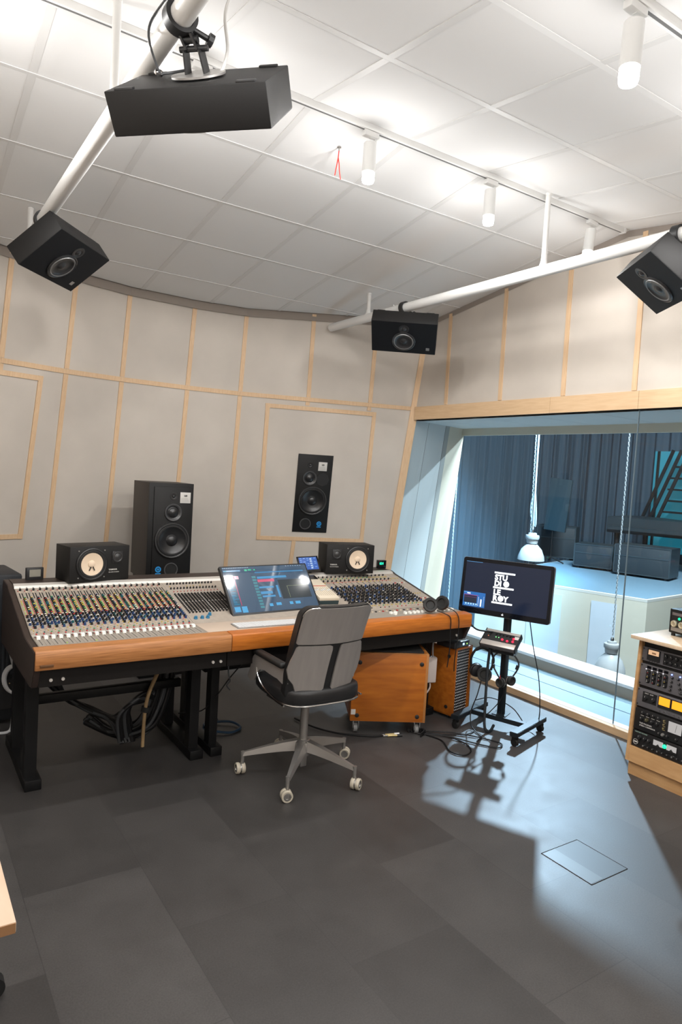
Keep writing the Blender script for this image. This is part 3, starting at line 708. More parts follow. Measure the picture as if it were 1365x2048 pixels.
# knobs, buttons
PAL = {'k': (.012, .012, .013), 'b': (.015, .05, .15), 't': (.01, .10, .11), 'w': (.66, .64, .58), 'r': (.42, .025, .03), 'y': (.62, .45, .06), 'g': (.05, .30, .10), 'p': (.62, .26, .20), 'l': (.45, .62, .16), 'B': (.02, .16, .30), 'c': (.62, .52, .40), 's': (.40, .39, .37)}
KM = {k: mat('knob_' + n, PAL[k], .4) for k, n in zip('kbtwrygplBcs', ('black', 'navy', 'teal', 'white', 'red', 'yellow', 'green', 'salmon', 'lime', 'azure', 'cream', 'grey'))}
KEYS = list(KM)
items = []      # (x, s, radius, height, body, cap)
for i in range(NCH):
    x = CXA+i*PIT
    rx = x+.0095
    for k in range(17):
        s = .085+.0225*k
        if k < 5: bc = random.choice('kbbk'); cc = random.choice('bkbt')
        elif k < 8: bc = 'k'; cc = random.choice('wrwb')
        else: bc = random.choice('kkkt'); cc = random.choice('ykrtbwgyk')
        items.append((rx, s, .0068, .016, bc, cc))
    for s, c in ((.125, 'b'), (.17, 'k'), (.215, 'k')): items.append((x-.009, s, .0068, .016, c if c == 'k' else random.choice('bbkt'), random.choice('kkbw')))
    items.append((x+.004, .575, .0065, .013, 'k', 'k')); items.append((x+.006, .60, .004, .009, 's', 's'))
for i in range(15):     # small black patch knobs
    for k in range(15): items.append((1.492+i*.0215, .145+.019*k, .0056, .013, 'k', 'k' if (i*k) % 7 else 's'))
    items.append((1.495+i*.0215, .50, .0058, .012, 'k', 'k')); items.append((1.495+i*.0215, .575, .0058, .012, 'k', 'k'))
for x in (1.50, 1.54, 1.575): items.append((x, .065, .011, .016, 'B', 'B'))
items.append((1.60, .10, .011, .016, 'B', 'B'))
for i in range(17):     # right hand channels
    x = 2.635+i*.037
    for k in range(13): items.append((x, .09+.0245*k, .0072, .018, 'k' if (i+k) % 4 else random.choice('bk'), random.choice('kkkbkwk')))
    for k in (1, 3, 5, 7): items.append((x-.0165, .10+.0245*k, .0062, .016, 'k', 'k'))
    items.append((x, .50, .0062, .013, 'k', 'k')); items.append((x, .575, .0062, .013, 'k', 'k'))
for i in range(8): items.append((2.35+.031*i, .04, .006, .012, random.choice('wsc'), 'w'))
camp = Vector((0, 0, 1.72))
items.sort(key=lambda t: (sp_(t[0], t[1])-camp).length)
Q = SN.to_track_quat('Z', 'Y').to_matrix().to_4x4()
KMESH = {}
def knob_mesh(r, h, bc, cc):
    key = (r, h, bc, cc)
    if key not in KMESH:
        mb = MB(); mb.lathe([(r*1.12, 0), (r*1.12, h*.25), (r*.95, h*.35), (r*.82, h*.96)], n=10); mb.lathe([(r*.82, h*.96), (r*.7, h*1.02), (0, h*1.02)], n=10, m=1)
        mb.box(-r*.08, r*.08, r*.1, r*.8, h*1.0, h*1.06, m=2)
        o = mb.build('knob', [KM[bc], KM[cc], KM['w']]); KMESH[key] = o.data; bpy.data.objects.remove(o)
    return KMESH[key]
base = Matrix.Translation((-1.98, -3.9, 0))
for x, s, r, h, bc, cc in items[:100]:
    o = bpy.data.objects.new('knob', knob_mesh(r, h, bc, cc)); COL.objects.link(o); o.parent = console; o.matrix_local = base @ Matrix.Translation(sp_(x, s, .003)) @ Q
mb = CB()
for x, s, r, h, bc, cc in items[100:]:
    T = Matrix.Translation(sp_(x, s, .003)) @ Q
    mb.lathe([(r*1.1, 0), (r*1.1, h*.25), (r*.95, h*.35), (r*.82, h*.96)], T, n=8, m=KEYS.index(bc)); mb.lathe([(r*.82, h*.96), (0, h*1.02)], T, n=8, m=KEYS.index(cc))
mb.build('knob', [KM[k] for k in KEYS], console)['kind'] = 'stuff'
bt = []
for i in range(NCH):
    x = CXA+i*PIT
    bt += [(x+.004, .012, .0075, .009, 'r'), (x+.010, .032, .006, .008, random.choice('tgt')), (x-.007, .03, .004, .006, 'c'), (x-.003, .052, .005, .007, random.choice('ycy')), (x-.010, .07, .005, .006, random.choice('pyc')), (x+.001, .088, .0045, .006, random.choice('ryp')), (x-.002, .19, .005, .007, random.choice('pwcp')), (x-.012, .236, .004, .006, 'r')]
    for k in range(11): bt.append((x-.0115, .25+.0175*k, .0042, .0065, random.choice('llyylc')))
    bt += [(x-.002, .548, .009, .008, 'c'), (x-.010, .562, .004, .005, 'r'), (x+.004, .452, .004, .006, 'p')]
for i in range(14): bt += [(1.50+.0225*i, .455, .004, .006, 'r'), (1.50+.0225*i, .535, .004, .005, random.choice('yc'))]
for i in range(17):
    x = 2.635+i*.037
    bt += [(x+.008, .545, .006, .006, 'g' if i < 12 else 'y'), (x-.008, .545, .004, .006, random.choice('yl')), (x, .475, .006, .007, random.choice('ppyr') if i < 8 else random.choice('yr')), (x-.012, .48, .005, .006, 'p'),
           (x+.009, .40, .004, .006, random.choice('yr')), (x+.01, .062, .006, .007, random.choice('yg')), (x-.008, .062, .005, .006, random.choice('yc')), (x+.0085, .17, .0045, .006, random.choice('ybw')), (x+.0085, .24, .0045, .006, random.choice('ryy')), (x+.0085, .31, .0045, .006, random.choice('rpy'))]
    bt += [(x, .03, .006, .006, random.choice('rrkc'))]
for k in range(5): bt += [(3.235+.022*k, .42, .009, .011, 'r' if k % 3 == 0 else 'w'), (3.235+.022*k, .13, .009, .011, 'r' if k % 2 else 'w'), (3.235+.022*k, .51, .005, .006, 'y'), (3.235+.022*k, .22, .005, .006, 'y')]
bt.sort(key=lambda t: (sp_(t[0], t[1])-camp).length)
BM = {}
def bmesh_(w, d, c):
    if (w, d, c) not in BM:
        mb = MB(); mb.box(-w/2, w/2, -d/2, d/2, 0, .0055, .0008, seg=1); o = mb.build('push_button', KM[c]); BM[(w, d, c)] = o.data; bpy.data.objects.remove(o)
    return BM[(w, d, c)]
for x, s, w, d, c in bt[:100]:
    o = bpy.data.objects.new('push_button', bmesh_(w, d, c)); COL.objects.link(o); o.parent = console; o.matrix_local = base @ Matrix.Translation(sp_(x, s, .003)) @ Q
mb = CB()
for x, s, w, d, c in bt[100:]: mb.box(-w/2, w/2, -d/2, d/2, 0, .0055, T=Matrix.Translation(sp_(x, s, .003)) @ Q, m=KEYS.index(c))
mb.build('push_button', [KM[k] for k in KEYS], console)['kind'] = 'stuff'
# white fader caps
mb = MB(); mb.prism([(-.012, 0), (.012, 0), (.010, .016), (.003, .0135), (-.003, .0135), (-.010, .016)], -.0085, .0085, Matrix(((0, 0, 1, 0), (1, 0, 0, 0), (0, 1, 0, 0), (0, 0, 0, 1))), bev=.001)
o = mb.build('fader_cap', mat('ivory_plastic', (.92, .91, .86), .4)); fm = o.data; bpy.data.objects.remove(o)
fs_ = [(CXA+i*PIT, 3.592+random.uniform(-.004, .004)) for i in range(NCH)] + [(2.885+i*.038, 3.50+random.uniform(-.003, .003)) for i in range(12)] + [(2.79, 3.53), (2.83, 3.535), (2.80, 3.50), (2.45, 3.5), (2.5, 3.5), (2.55, 3.5)]
for x, y in fs_:
    o = bpy.data.objects.new('fader_cap', fm); COL.objects.link(o); o.parent = console; o.matrix_local = base @ Matrix.Translation((x, y, .8045))
mb = CB()
for i in range(NCH):
    x = CXA+i*PIT
    mb.box(x-.008, x-.002, 3.612, 3.622, .8045, .81, m=0); mb.box(x-.001, x+.007, 3.612, 3.624, .8045, .811, m=1); mb.box(x-.012, x-.008, 3.625, 3.632, .8045, .809, m=2)
    if i in (3, 7): mb.box(x+.004, x+.010, 3.475, 3.482, .8045, .809, m=3)
for i in range(22): x = 2.66+i*.03; mb.box(x-.005, x+.005, 3.60, 3.612, .8045, .811, m=(0, 4, 2, 4)[i % 4])
mb.build('fader_buttons', [KM['r'], KM['p'], KM['k'], KM['l'], KM['c']], console)['kind'] = 'stuff'

# stand under the console
st = thing('console_stand', 'black steel frame carrying the mixing console', 'stand', (1.98, 3.9, 0))
def foot(x0, x1, ya=3.655, yb=4.34): m = CB(); m.box(x0, x1, ya, yb, 0, .055, .004); return m
for x0, x1 in ((.597, .679), (1.48, 1.56), (1.605, 1.678), (3.26, 3.34)):
    foot(x0, x1).build('foot', M_steel, st)
    for ya, yb in ((3.70, 3.77), (4.12, 4.19)):
        mb = CB(); mb.box(x0+.004, x1-.02, ya, yb, .05, .612); mb.build('leg', M_steel, st)
mb = CB(); mb.box(.63, 1.49, 3.88, 3.93, .372, .42, .003); mb.build('cross_beam', M_steel, st)
mb = CB(); mb.box(1.64, 2.45, 3.88, 3.95, .44, .50, .003); mb.build('cross_beam', M_steel, st)
mb = CB()
for x in (.63, 1.51, 1.635, 3.29): mb.box(x-.025, x+.025, 3.66, 4.3, .56, .608)
mb.build('top_rail', M_steel, st)

# ------------------------------------------------------------------ cable loom under the console
loom = thing('cable_loom', 'thick dark bundle of cables sagging to the floor under the left half of the console', 'cables', (1.3, 4.0, 0))
def LM(): m = MB(); m.T = Matrix.Translation((-1.3, -4.0, 0)); return m
for k in range(18):
    a = random.uniform(-.04, .04); b = random.uniform(-.05, .05); f = k/17
    top = (1.36+.13*f, 3.96+b, .60); low = (1.20+.10*f+a, 4.02+b*1.6, .06+.05*random.random())
    mid = (1.36+.10*f+a*.4, 3.97+b, .33+.06*random.random())
    mid2 = (1.30+.10*f+a, 3.98+b*1.3, .16)
    mb = LM(); mb.tube([top, mid, mid2, low, (1.14+.04*f+a*.3, 4.10+b*.5, .05+.02*random.random()), (1.02+.05*f, 4.25+b, .10+.03*f)], .010+.007*random.random(), n=10, smooth=9)
    mb.build('cable', random.choice([M_cable, M_cable, M_cableb, M_cable, M_cableblue]), loom)
for k in range(7):
    mb = LM(); o_ = .022*k
    mb.tube([(.72+o_, 4.34, .42), (.86+o_*.6, 4.33, .30-.012*k), (1.02+o_*.3, 4.25, .18), (1.12+o_*.3, 4.12, .15), (1.15+.01*k, 4.02, .10+.02*k), (1.17+.012*k, 3.96, .045)], .011+.004*(k % 3), n=10, smooth=9)
    mb.build('cable', random.choice([M_cable, M_cableb, M_cable]), loom)
for k in range(6):
    mb = LM(); mb.tube([(1.16+.015*k, 3.97, .05), (1.14+.012*k, 3.95, .20+.01*k), (1.19+.02*k, 3.94, .27+.014*k), (1.30+.012*k, 3.96, .30), (1.42, 3.99, .42)], .011+.003*(k % 2), n=10, smooth=9); mb.build('cable', M_cable if k % 3 else M_cableb, loom)
mb = MB()
for off in (-.012, 0, .012): mb.tube([(1.385+off*.3, 3.87+off, .60), (1.335+off*.3, 3.86+off, .48), (1.287+off*.3, 3.86+off, .36), (1.268+off*.3, 3.86+off, .24), (1.265+off*.3, 3.865+off, .05)], .010, n=8, smooth=5)
o = mb.build('tan_cable', M_tan); tag(o, 'tan sleeved cable hanging in front of the dark cable bundle', 'cable')
mb = MB(); mb.cyl((1.276, 3.86, .285), (1.270, 3.86, .255), .026, n=14); mb.build('tape_band', M_blackm, o)
for k, (pts, lab) in enumerate(([[(1.60, 3.46, .62), (1.61, 3.47, .55), (1.635, 3.5, .50), (1.625, 3.52, .47), (1.66, 3.55, .43)], 'thin grey wire dangling under the console joint'],
        [[(1.80, 3.62, .59), (1.72, 3.68, .46), (1.645, 3.70, .35), (1.58, 3.76, .25), (1.47, 3.85, .22)], 'thin black cable crossing between the console legs'])):
    mb = MB(); mb.tube(pts, .004, n=6, smooth=5); tag(mb.build('loose_cable', M_cableb if k == 0 else M_cable), lab, 'cable')

# ------------------------------------------------------------------ nearfield monitors on the console
def nearfield(loc, yaw, flip, label):
    t = thing('nearfield_monitor', label, 'loudspeaker', loc, (0, 0, R(yaw)))
    w, h, d = .382, .215, .199
    mb = MB(); mb.box(0, w, 0, d, 0, h, .002); mb.build('cabinet', M_speaker, t)
    X = (lambda u: w-u) if flip else (lambda u: u)
    mb = MB(); c = [(-.096, -.096), (.096, -.096), (.096, .07), (.07, .096), (-.07, .096), (-.096, .07)]
    mb.lathe([(.098, 0), (.098, .009), (.092, .013), (.086, .011)], at(X(.135), 0, .107), n=40); mb.build('woofer_frame', M_black, t)
    mb = MB(); mb.lathe([(.087, .010), (.083, .014), (.074, .014), (.069, .010)], at(X(.135), 0, .107), n=40); mb.build('woofer_surround', M_rubber, t)
    mb = MB(); mb.lathe([(.072, .011), (.045, .005), (.022, .001)], at(X(.135), 0, .107), n=40); o = mb.build('woofer_cone', M_wcone, t)
    mb = MB(); mb.lathe([(.023, .001), (.021, .006), (.012, .010), (0, .011)], at(X(.135), 0, .107), n=28); mb.build('dust_cap', M_wcone, t)
    mb = MB()
    for s in (-1, 1): mb.beam((X(.135)+s*.006, -.0015, .092), (X(.135)+s*.017, -.001, .068), .006, .002, (0, -1, 0), lift=.0065)
    mb.build('cone_seam', M_blackm, t)
    mb = MB(); mb.box(X(.302)-.036, X(.302)+.036, -.004, 0, .107, .180, .003); mb.build('tweeter_plate', M_black, t)
    mb = MB(); mb.lathe([(.034, .003), (.033, .008), (.028, .009), (.024, .005), (.017, .006), (.012, .010), (0, .012)], at(X(.302), 0, .1435), n=28); mb.build('tweeter', mat('tweeter_grille', (.03, .03, .031), .35), t)
    for dx, dz in ((-.082, -.082), (.082, -.082), (-.082, .082), (.082, .082)):
        mb = MB(); mb.cyl((X(.135)+dx, 0, .107+dz), (X(.135)+dx, -.004, .107+dz), .004, n=10); mb.build('screw', M_alud, t)
    tx = X(.302)-.055 if not flip else X(.302)-.05
    text('lettering', 'YAMAHA', .0135, at(tx+.0, -.0008, .062), M_label, t, bold=.02)
    text('lettering', 'NS-10M STUDIO', .0095, at(tx+.0, -.0008, .047), M_label, t)
    return t
nearfield((.901, 4.239, .966), 12, False, 'black bookshelf monitor with white cone, left one on the console, woofer at its left')
nearfield((2.714, 4.245, .966), -12.9, True, 'black bookshelf monitor with white cone, right one on the console, woofer at its right')

# ------------------------------------------------------------------ big three way monitors
def big_parts(t, h, y0, ow, om, ot, op, ob, os_):
    def dr(name, prof, u, z, m, n=40):
        mb = MB(); mb.lathe(prof, at(u, y0, z), n=n); return mb.build(name, m, t)
    wz = h-.455
    dr('woofer', [(.142, 0), (.142, .014), (.134, .020), (.126, .017), (.120, .022), (.110, .022), (.104, .016), (.07, .005), (.047, .001), (.045, .002), (.038, .012), (.02, .020), (0, .023)], ow, wz, M_cone, 56)
    dr('woofer_ring', [(.139, .0165), (.137, .021), (.133, .021), (.131, .019)], ow, wz, mat('ring_grey', (.05, .05, .05), .35), 56)
    dr('midrange', [(.070, 0), (.070, .010), (.066, .013), (.052, .005), (.044, .001), (.040, .002), (.036, .007), (.030, .010), (.018, .017), (0, .020)], om, h-.232, M_cone)
    dr('midrange_horn', [(.0695, .0105), (.065, .0145), (.054, .0075)], om, h-.232, mat('horn_grey', (.07, .07, .072), .3))
    dr('tweeter', [(.030, .0), (.030, .003), (.018, .004), (.013, .002), (.010, .005), (.006, .008), (0, .009)], ot, h-.103, M_cone, 24)
    dr('bass_port', [(.058, .0), (.058, .005), (.052, .007), (.047, .003), (.046, .001), (0, .001)], op, h-.69, [mat('port_black', (.004, .004, .004), .7)])
    dr('port_ring', [(.058, .004), (.055, .0075), (.050, .0075), (.047, .004)], op, h-.69, mat('horn_grey', (.07, .07, .072), .3))
    mb = MB(); mb.box(os_-.043, os_+.043, y0-.0015, y0, h-.155, h-.069, .0005); mb.build('paper_sticker', M_label, t)
    text('lettering', 'us', .030, at(os_-.012, y0-.0025, h-.103), M_ink, t, bold=.03)
    mb = MB()
    for k in range(4): mb.box(os_-.035, os_+.02+.004*k, y0-.0024, y0-.0015, h-.118-.009*k, h-.116-.009*k)
    mb.build('print', mat('print_grey', (.25, .24, .23), .8), t)
    mb = MB(); mb.lathe([(.024, .0), (.024, .002), (.014, .002), (.014, .0)], at(ob, y0, h-.685), n=24); mb.lathe([(.008, .0), (.008, .0022), (0, .0022)], at(ob, y0, h-.685), n=16); mb.box(ob-.022, ob+.022, y0-.002, y0, h-.722, h-.714); mb.build('badge', M_badge, t)
t = thing('main_monitor', 'tall black three way loudspeaker standing behind the left half of the console', 'loudspeaker', (1.865, 5.25, .79))
w, h = .364, .765
mb = MB(); mb.box(-w/2, w/2, .004, .40, 0, h, .003); mb.build('cabinet', M_spkside, t)
mb = MB(); mb.box(-w/2+.001, w/2-.001, -.0, .006, 0, h, .001); mb.build('front_frame', M_speaker, t)
mb = MB(); mb.box(-w/2+.04, w/2-.012, -.012, .0, .012, h-.03, .002); mb.build('baffle', M_speaker, t)
big_parts(t, h, -.012, .012, .013, .014, .015, -.088, .11)
t = thing('speaker_stand', 'dark stand carrying the tall loudspeaker behind the console', 'stand', (1.865, 5.45, 0))
mb = MB(); mb.box(-.2, .2, -.2, .2, 0, .03, .004); mb.build('base_plate', M_steel, t)
mb = MB(); mb.box(-.08, .08, -.08, .08, .03, .765, .004); mb.build('column', M_steel, t)
mb = MB(); mb.box(-.17, .17, -.17, .17, .765, .79, .003); mb.build('top_plate', M_steel, t)
# recessed loudspeaker in the framed wall panel
pbl = wx(5, 3.345, 1.12); pbr = wx(5, 3.655, 1.12); ptl = wx(5, 3.30, 1.88)
ux = (pbr-pbl).normalized(); nn = fnorm(5); uz = ux.cross(-nn).normalized()
if uz.z < 0: uz = -uz
cpt = (wx(5, 3.475, 1.112) + nn*.004)
Mx = Matrix(((ux.x, -nn.x, uz.x, cpt.x), (ux.y, -nn.y, uz.y, cpt.y), (ux.z, -nn.z, uz.z, cpt.z), (0, 0, 0, 1)))
t = thing('wall_monitor', 'black three way loudspeaker set flush into the framed wall panel', 'loudspeaker', M=Mx)
w, h = .348, .775
mb = MB(); mb.box(-w/2, w/2, -.004, .0, 0, h, .001); mb.build('baffle', M_speaker, t)
mb = MB(); mb.lathe([(.066, .0), (.066, .004), (.058, .004), (.058, .001), (0, .001)], at(.085, -.004, h-.24), n=8); mb.build('blanking_plate', M_black, t)
big_parts(t, h, -.004, .0, -.045, -.049, -.05, .09, .075)

# ------------------------------------------------------------------ desk display with session on screen
def fit_T(loc, eul): return Matrix.Translation(loc) @ Matrix.Rotation(R(eul[0]), 4, 'Z') @ Matrix.Rotation(R(eul[1]), 4, 'X') @ Matrix.Rotation(R(eul[2]), 4, 'Y')
MT = fit_T((2.049, 3.847, .945), (2.0, -39.6, -.44))
t = thing('desk_display', 'wide black display lying tilted on the console with a recording session on screen', 'display', M=MT)
w, h = .642, .357
mb = MB(); mb.box(-w/2, w/2, -.012, .016, -h/2, h/2, .004); mb.build('housing', M_black, t)
scr = mat('session_screen', (.006, .012, .022), .05, emit=(.035, .075, .13), es=1.0, coat=1)
mb = MB(); mb.box(-w/2+.012, w/2-.012, -.0132, -.012, -h/2+.022, h/2-.010); so = mb.build('screen', scr, t)
def ui(name, col, es, rects, parent, yb=-.0134):
    if name in ('menu_text', 'region_strip') and len(rects) > 1:
        for r_ in rects: ui(name, col, es, [r_], parent, yb)
        return
    mb = MB()
    for (x0, x1, z0, z1) in rects: mb.quad((x0, yb, z0), (x1, yb, z0), (x1, yb, z1), (x0, yb, z1))
    return mb.build(name, mat(name + '_%d' % int(es*100) + str(col), tuple(c*.05 for c in col), .1, emit=col, es=es), parent, flat=True)
sw, sh = w-.024, h-.032
def rc(u0, u1, v0, v1): return (-sw/2+sw*u0, -sw/2+sw*u1, (h/2-.010)-sh*v1, (h/2-.010)-sh*v0)
ui('menu_text', (.45, .6, .75), .7, [rc(.01+.02*i, .024+.02*i, .012, .026) for i in range(15)] + [rc(.75+.03*i, .765+.03*i, .012, .026) for i in range(7)], so)
ui('toolbar', (.06, .28, .55), .8, [rc(.01, .2, .07, .10), rc(.36, .95, .13, .155)], so)
ui('transport', (.05, .6, .35), .8, [rc(.02, .045, .075, .1), rc(.25, .28, .06, .1), rc(.29, .33, .06, .09), rc(.355, .375, .065, .09)], so)
ui('track_heads', (.03, .13, .22), .7, [rc(.02, .10, .17+.075*i, .235+.075*i) for i in range(9)], so)
ui('track_red', (.55, .06, .16), .8, [rc(.105, .113, .20, .84), rc(.105, .16, .20, .27)], so)
ui('meters', (.02, .30, .55), .8, [rc(.03, .03+.05*random.random()+.02, .27+.028*i, .285+.028*i) for i in range(20)], so)
ui('names', (.10, .35, .42), .7, [rc(.31, .355, .22+.066*i, .265+.066*i) for i in range(11)], so)
ui('clips_blue', (.08, .32, .60), .9, [rc(.37, .58, .235, .285), rc(.58, .72, .235, .285), rc(.36, .53, .46, .50), rc(.36, .5, .57, .63), rc(.37, .52, .66, .70), rc(.56, .585, .45, .72)], so)
ui('clip_red', (.70, .12, .22), .9, [rc(.365, .56, .30, .36)], so)
ui('plugin_window', (.035, .05, .06), .7, [rc(.60, .955, .33, .76)], so, -.01345)
ui('plugin_curve', (.45, .55, .30), .6, [rc(.69, .90, .475, .48), rc(.69, .693, .48, .74)], so, -.0136)
ui('region_strip', (.10, .42, .75), .9, [rc(.02, .085, .86, .97), rc(.10, .16, .86, .99), rc(.42, .46, .84, .90), rc(.50, .56, .83, .89), rc(.66, .70, .83, .89), rc(.73, .79, .83, .89)], so)
ui('lane_lines', (.12, .2, .28), .6, [rc(.15+.028*i, .151+.028*i, .3, .83) for i in range(6)] + [rc(.12, .6, .835, .838)], so)
mb = MB(); mb.box(-.04, .04, .016, .03, -.10, .05); mb.build('rear_mount', M_black, t)
mb = MB(); mb.T = MT.inverted(); mb.beam((2.04, 3.91, .955), (2.04, 4.02, .895), .05, .008, (0, 0, 1)); mb.build('prop', M_black, t)
# keyboard and trackpad
M_key = mat('white_key', (.68, .68, .68), .5)
t = thing('computer_keyboard', 'thin white and silver computer keyboard on the beige top before the tilted display', 'keyboard', (1.86, 3.515, .8065), (0, 0, R(-2)))
mb = MB(); mb.box(-.205, .205, -.058, .058, 0, .006, .002); mb.build('base', mat('silver_base', (.34, .34, .34), .4, metal=.3), t)
mb = MB(); 
for r_ in range(6):
    n_ = 21
    for k in range(n_):
        x = -.200+.400*k/n_
        if r_ == 0 and 4 <= k <= 7:
            if k == 4: mb.box(x, x+.075, -.053, -.037, .006, .009, .001)
            continue
        mb.box(x+.001, x+.018, -.053+.0178*r_, -.037+.0178*r_, .006, .009)
mb.build('key', M_key, t)['kind'] = 'stuff'
t = thing('trackpad', 'white square trackpad beside the keyboard, partly behind the chair back', 'trackpad', (2.155, 3.515, .8065), (0, 0, R(-2)))
mb = MB(); mb.box(-.08, .08, -.058, .058, 0, .005, .002); mb.build('plate', M_key, t)
mb = MB(); mb.box(-.079, .079, -.057, .057, .005, .0056); mb.build('glass_top', mat('trackpad_glass', (.8, .8, .8), .2), t)
# small tablet display
t = thing('tablet_display', 'small tablet with blue screen leaning beside the right bookshelf monitor', 'tablet', M=fit_T((2.578, 4.275, 1.035), (-7.6, -34.6, -3)))
mb = MB(); mb.box(-.085, .085, -.005, .005, -.062, .062, .003); mb.build('housing', M_blackg, t)
mb = MB(); mb.box(-.072, .072, -.0058, -.005, -.048, .052); so = mb.build('screen', mat('tablet_screen', (.01, .02, .06), .08, emit=(.04, .12, .45), es=.9), t)
ui('tablet_rows', (.25, .45, .85), .8, [(-.066+.028*i, -.05+.028*i, .04-.014*j, .046-.014*j) for i in range(5) for j in range(6) if (i*j) % 3 != 1], so, -.0062)
ui('tablet_column', (.6, .75, .95), .8, [(.012, .028, -.04+.018*j, -.03+.018*j) for j in range(5)], so, -.0063)
mb = MB(); mb.T = fit_T((2.578, 4.275, 1.035), (-7.6, -34.6, -3)).inverted(); mb.box(2.53, 2.625, 4.30, 4.37, .9645, .972, .002); mb.beam((2.58, 4.33, .97), (2.58, 4.31, 1.03), .05, .006, (0, -1, 0)); mb.build('stand', M_black, t)
# beige remote with faders
t = thing('remote_controller', 'beige remote controller with small faders lying between the display and the right knobs', 'controller', M=Matrix.Translation(sp_(2.475, .33, .016)) @ Matrix.Rotation(R(-6), 4, 'Z') @ Q)
t.matrix_world = Matrix.Translation(sp_(2.475, .33, .018)) @ Q @ Matrix.Rotation(R(-5), 4, 'Z')
M_bone = mat('bone_plastic', (.66, .58, .46), .5)
mb = MB(); mb.box(-.075, .075, -.20, .20, .012, .035, .004); mb.build('body', M_bone, t)
mb = MB(); mb.box(-.072, .072, -.202, .19, -.012, .012); mb.build('plinth', mat('teal_black', (.015, .035, .04), .5), t)
mb = MB(); mb.box(-.065, .065, .12, .19, .035, .037); mb.build('meter_window', M_blackg, t)
mb = MB(); mb.box(-.065, .065, -.005, .003, .035, .0365); mb.build('red_stripe', mat('red_line', (.45, .06, .03), .5), t)
for k in range(8):
    mb = MB(); x = -.056+.016*k; mb.box(x-.005, x+.005, -.09+.008*(k % 3), -.075+.008*(k % 3), .035, .043, .001); mb.build('fader', M_white, t)
mb = MB()
for k in range(8):
    x = -.056+.016*k; mb.box(x-.0012, x+.0012, -.16, -.03, .035, .0356)
mb.build('fader_slots', mat('slot_brown', (.30, .24, .17), .6), t)
# meters and clocks on the top board
t = thing('desk_meter', 'small black framed meter standing at the left end of the console top', 'meter', (.735, 4.40, .966), (0, 0, R(8)))
mb = MB(); mb.box(-.05, .05, -.012, .012, 0, .075, .004); mb.build('frame', M_black, t)
mb = MB(); mb.box(-.032, .032, -.0128, -.012, .02, .063); mb.build('window', mat('meter_face', (.24, .23, .19), .3), t)
t = thing('digital_clock', 'little black box with green glowing digits right of the right bookshelf monitor', 'clock', (3.335, 4.39, .966), (0, 0, R(-8)))
mb = MB(); mb.box(-.036, .036, -.02, .02, 0, .066, .003); mb.build('housing', M_blackg, t)
text('digits', '031', .026, at(-.027, -.0215, .032), em('green_digits', (.02, .9, .45), 3), t, bold=.01)
# headphones on the console
M_hpad = mat('headphone_pad', (.018, .018, .018), .7)
def cup(t, p, axis, r, name='ear_cup'):
    mb = MB(); T = Matrix.Translation(p) @ Vector(axis).to_track_quat('Z', 'Y').to_matrix().to_4x4()
    mb.lathe([(0, -.024), (r*.55, -.024), (r*.85, -.016), (r*.95, -.004), (r*.95, .006), (0, .006)], T, n=28); o = mb.build(name, M_black, t)
    mb = MB(); mb.lathe([(r*.6, .008), (r*.92, .004), (r, .014), (r*.92, .024), (r*.62, .022), (r*.52, .010), (0, .010)], T, n=28); mb.build('ear_pad', M_hpad, t)
    mb = MB(); mb.lathe([(r*.955, -.006), (r*.97, -.003), (r*.955, .0)], T, n=28); mb.build('cup_ring', M_alud, t)
t = thing('headphones', 'black headphones lying on the right front corner of the console', 'headphones', (3.13, 3.46, .806))
cup(t, (-.065, .0, .055), (-.55, -.75, .35), .05); cup(t, (.062, .015, .060), (-.9, -.25, .2), .05)
mb = MB(); mb.tube([(-.055, .02, .075), (-.04, .09, .055), (.0, .14, .05), (.05, .12, .055), (.075, .03, .08)], .008, n=8, smooth=6); mb.build('headband', M_black, t)
mb = MB(); mb.tube([(3.095, 3.425, .83), (3.13, 3.385, .815), (3.16, 3.355, .79), (3.165, 3.352, .70), (3.17, 3.352, .58), (3.165, 3.36, .45)], .0035, n=6, smooth=5)
mb.tube([(3.20, 3.44, .84), (3.225, 3.39, .825), (3.235, 3.353, .78), (3.235, 3.35, .65), (3.23, 3.36, .50), (3.27, 3.40, .40)], .0035, n=6, smooth=5)
tag(mb.build('headphone_cable', M_cable), 'two thin black cables hanging over the right end of the armrest', 'cable')
mb = MB(); mb.tube([(3.39, 3.44, .78), (3.40, 3.40, .72), (3.42, 3.36, .69), (3.47, 3.33, .68), (3.53, 3.32, .67)], .006, n=8, smooth=5)
tag(mb.build('thick_cable', M_cable), 'thick black cable from the console end to the small mixer on the cart', 'cable')
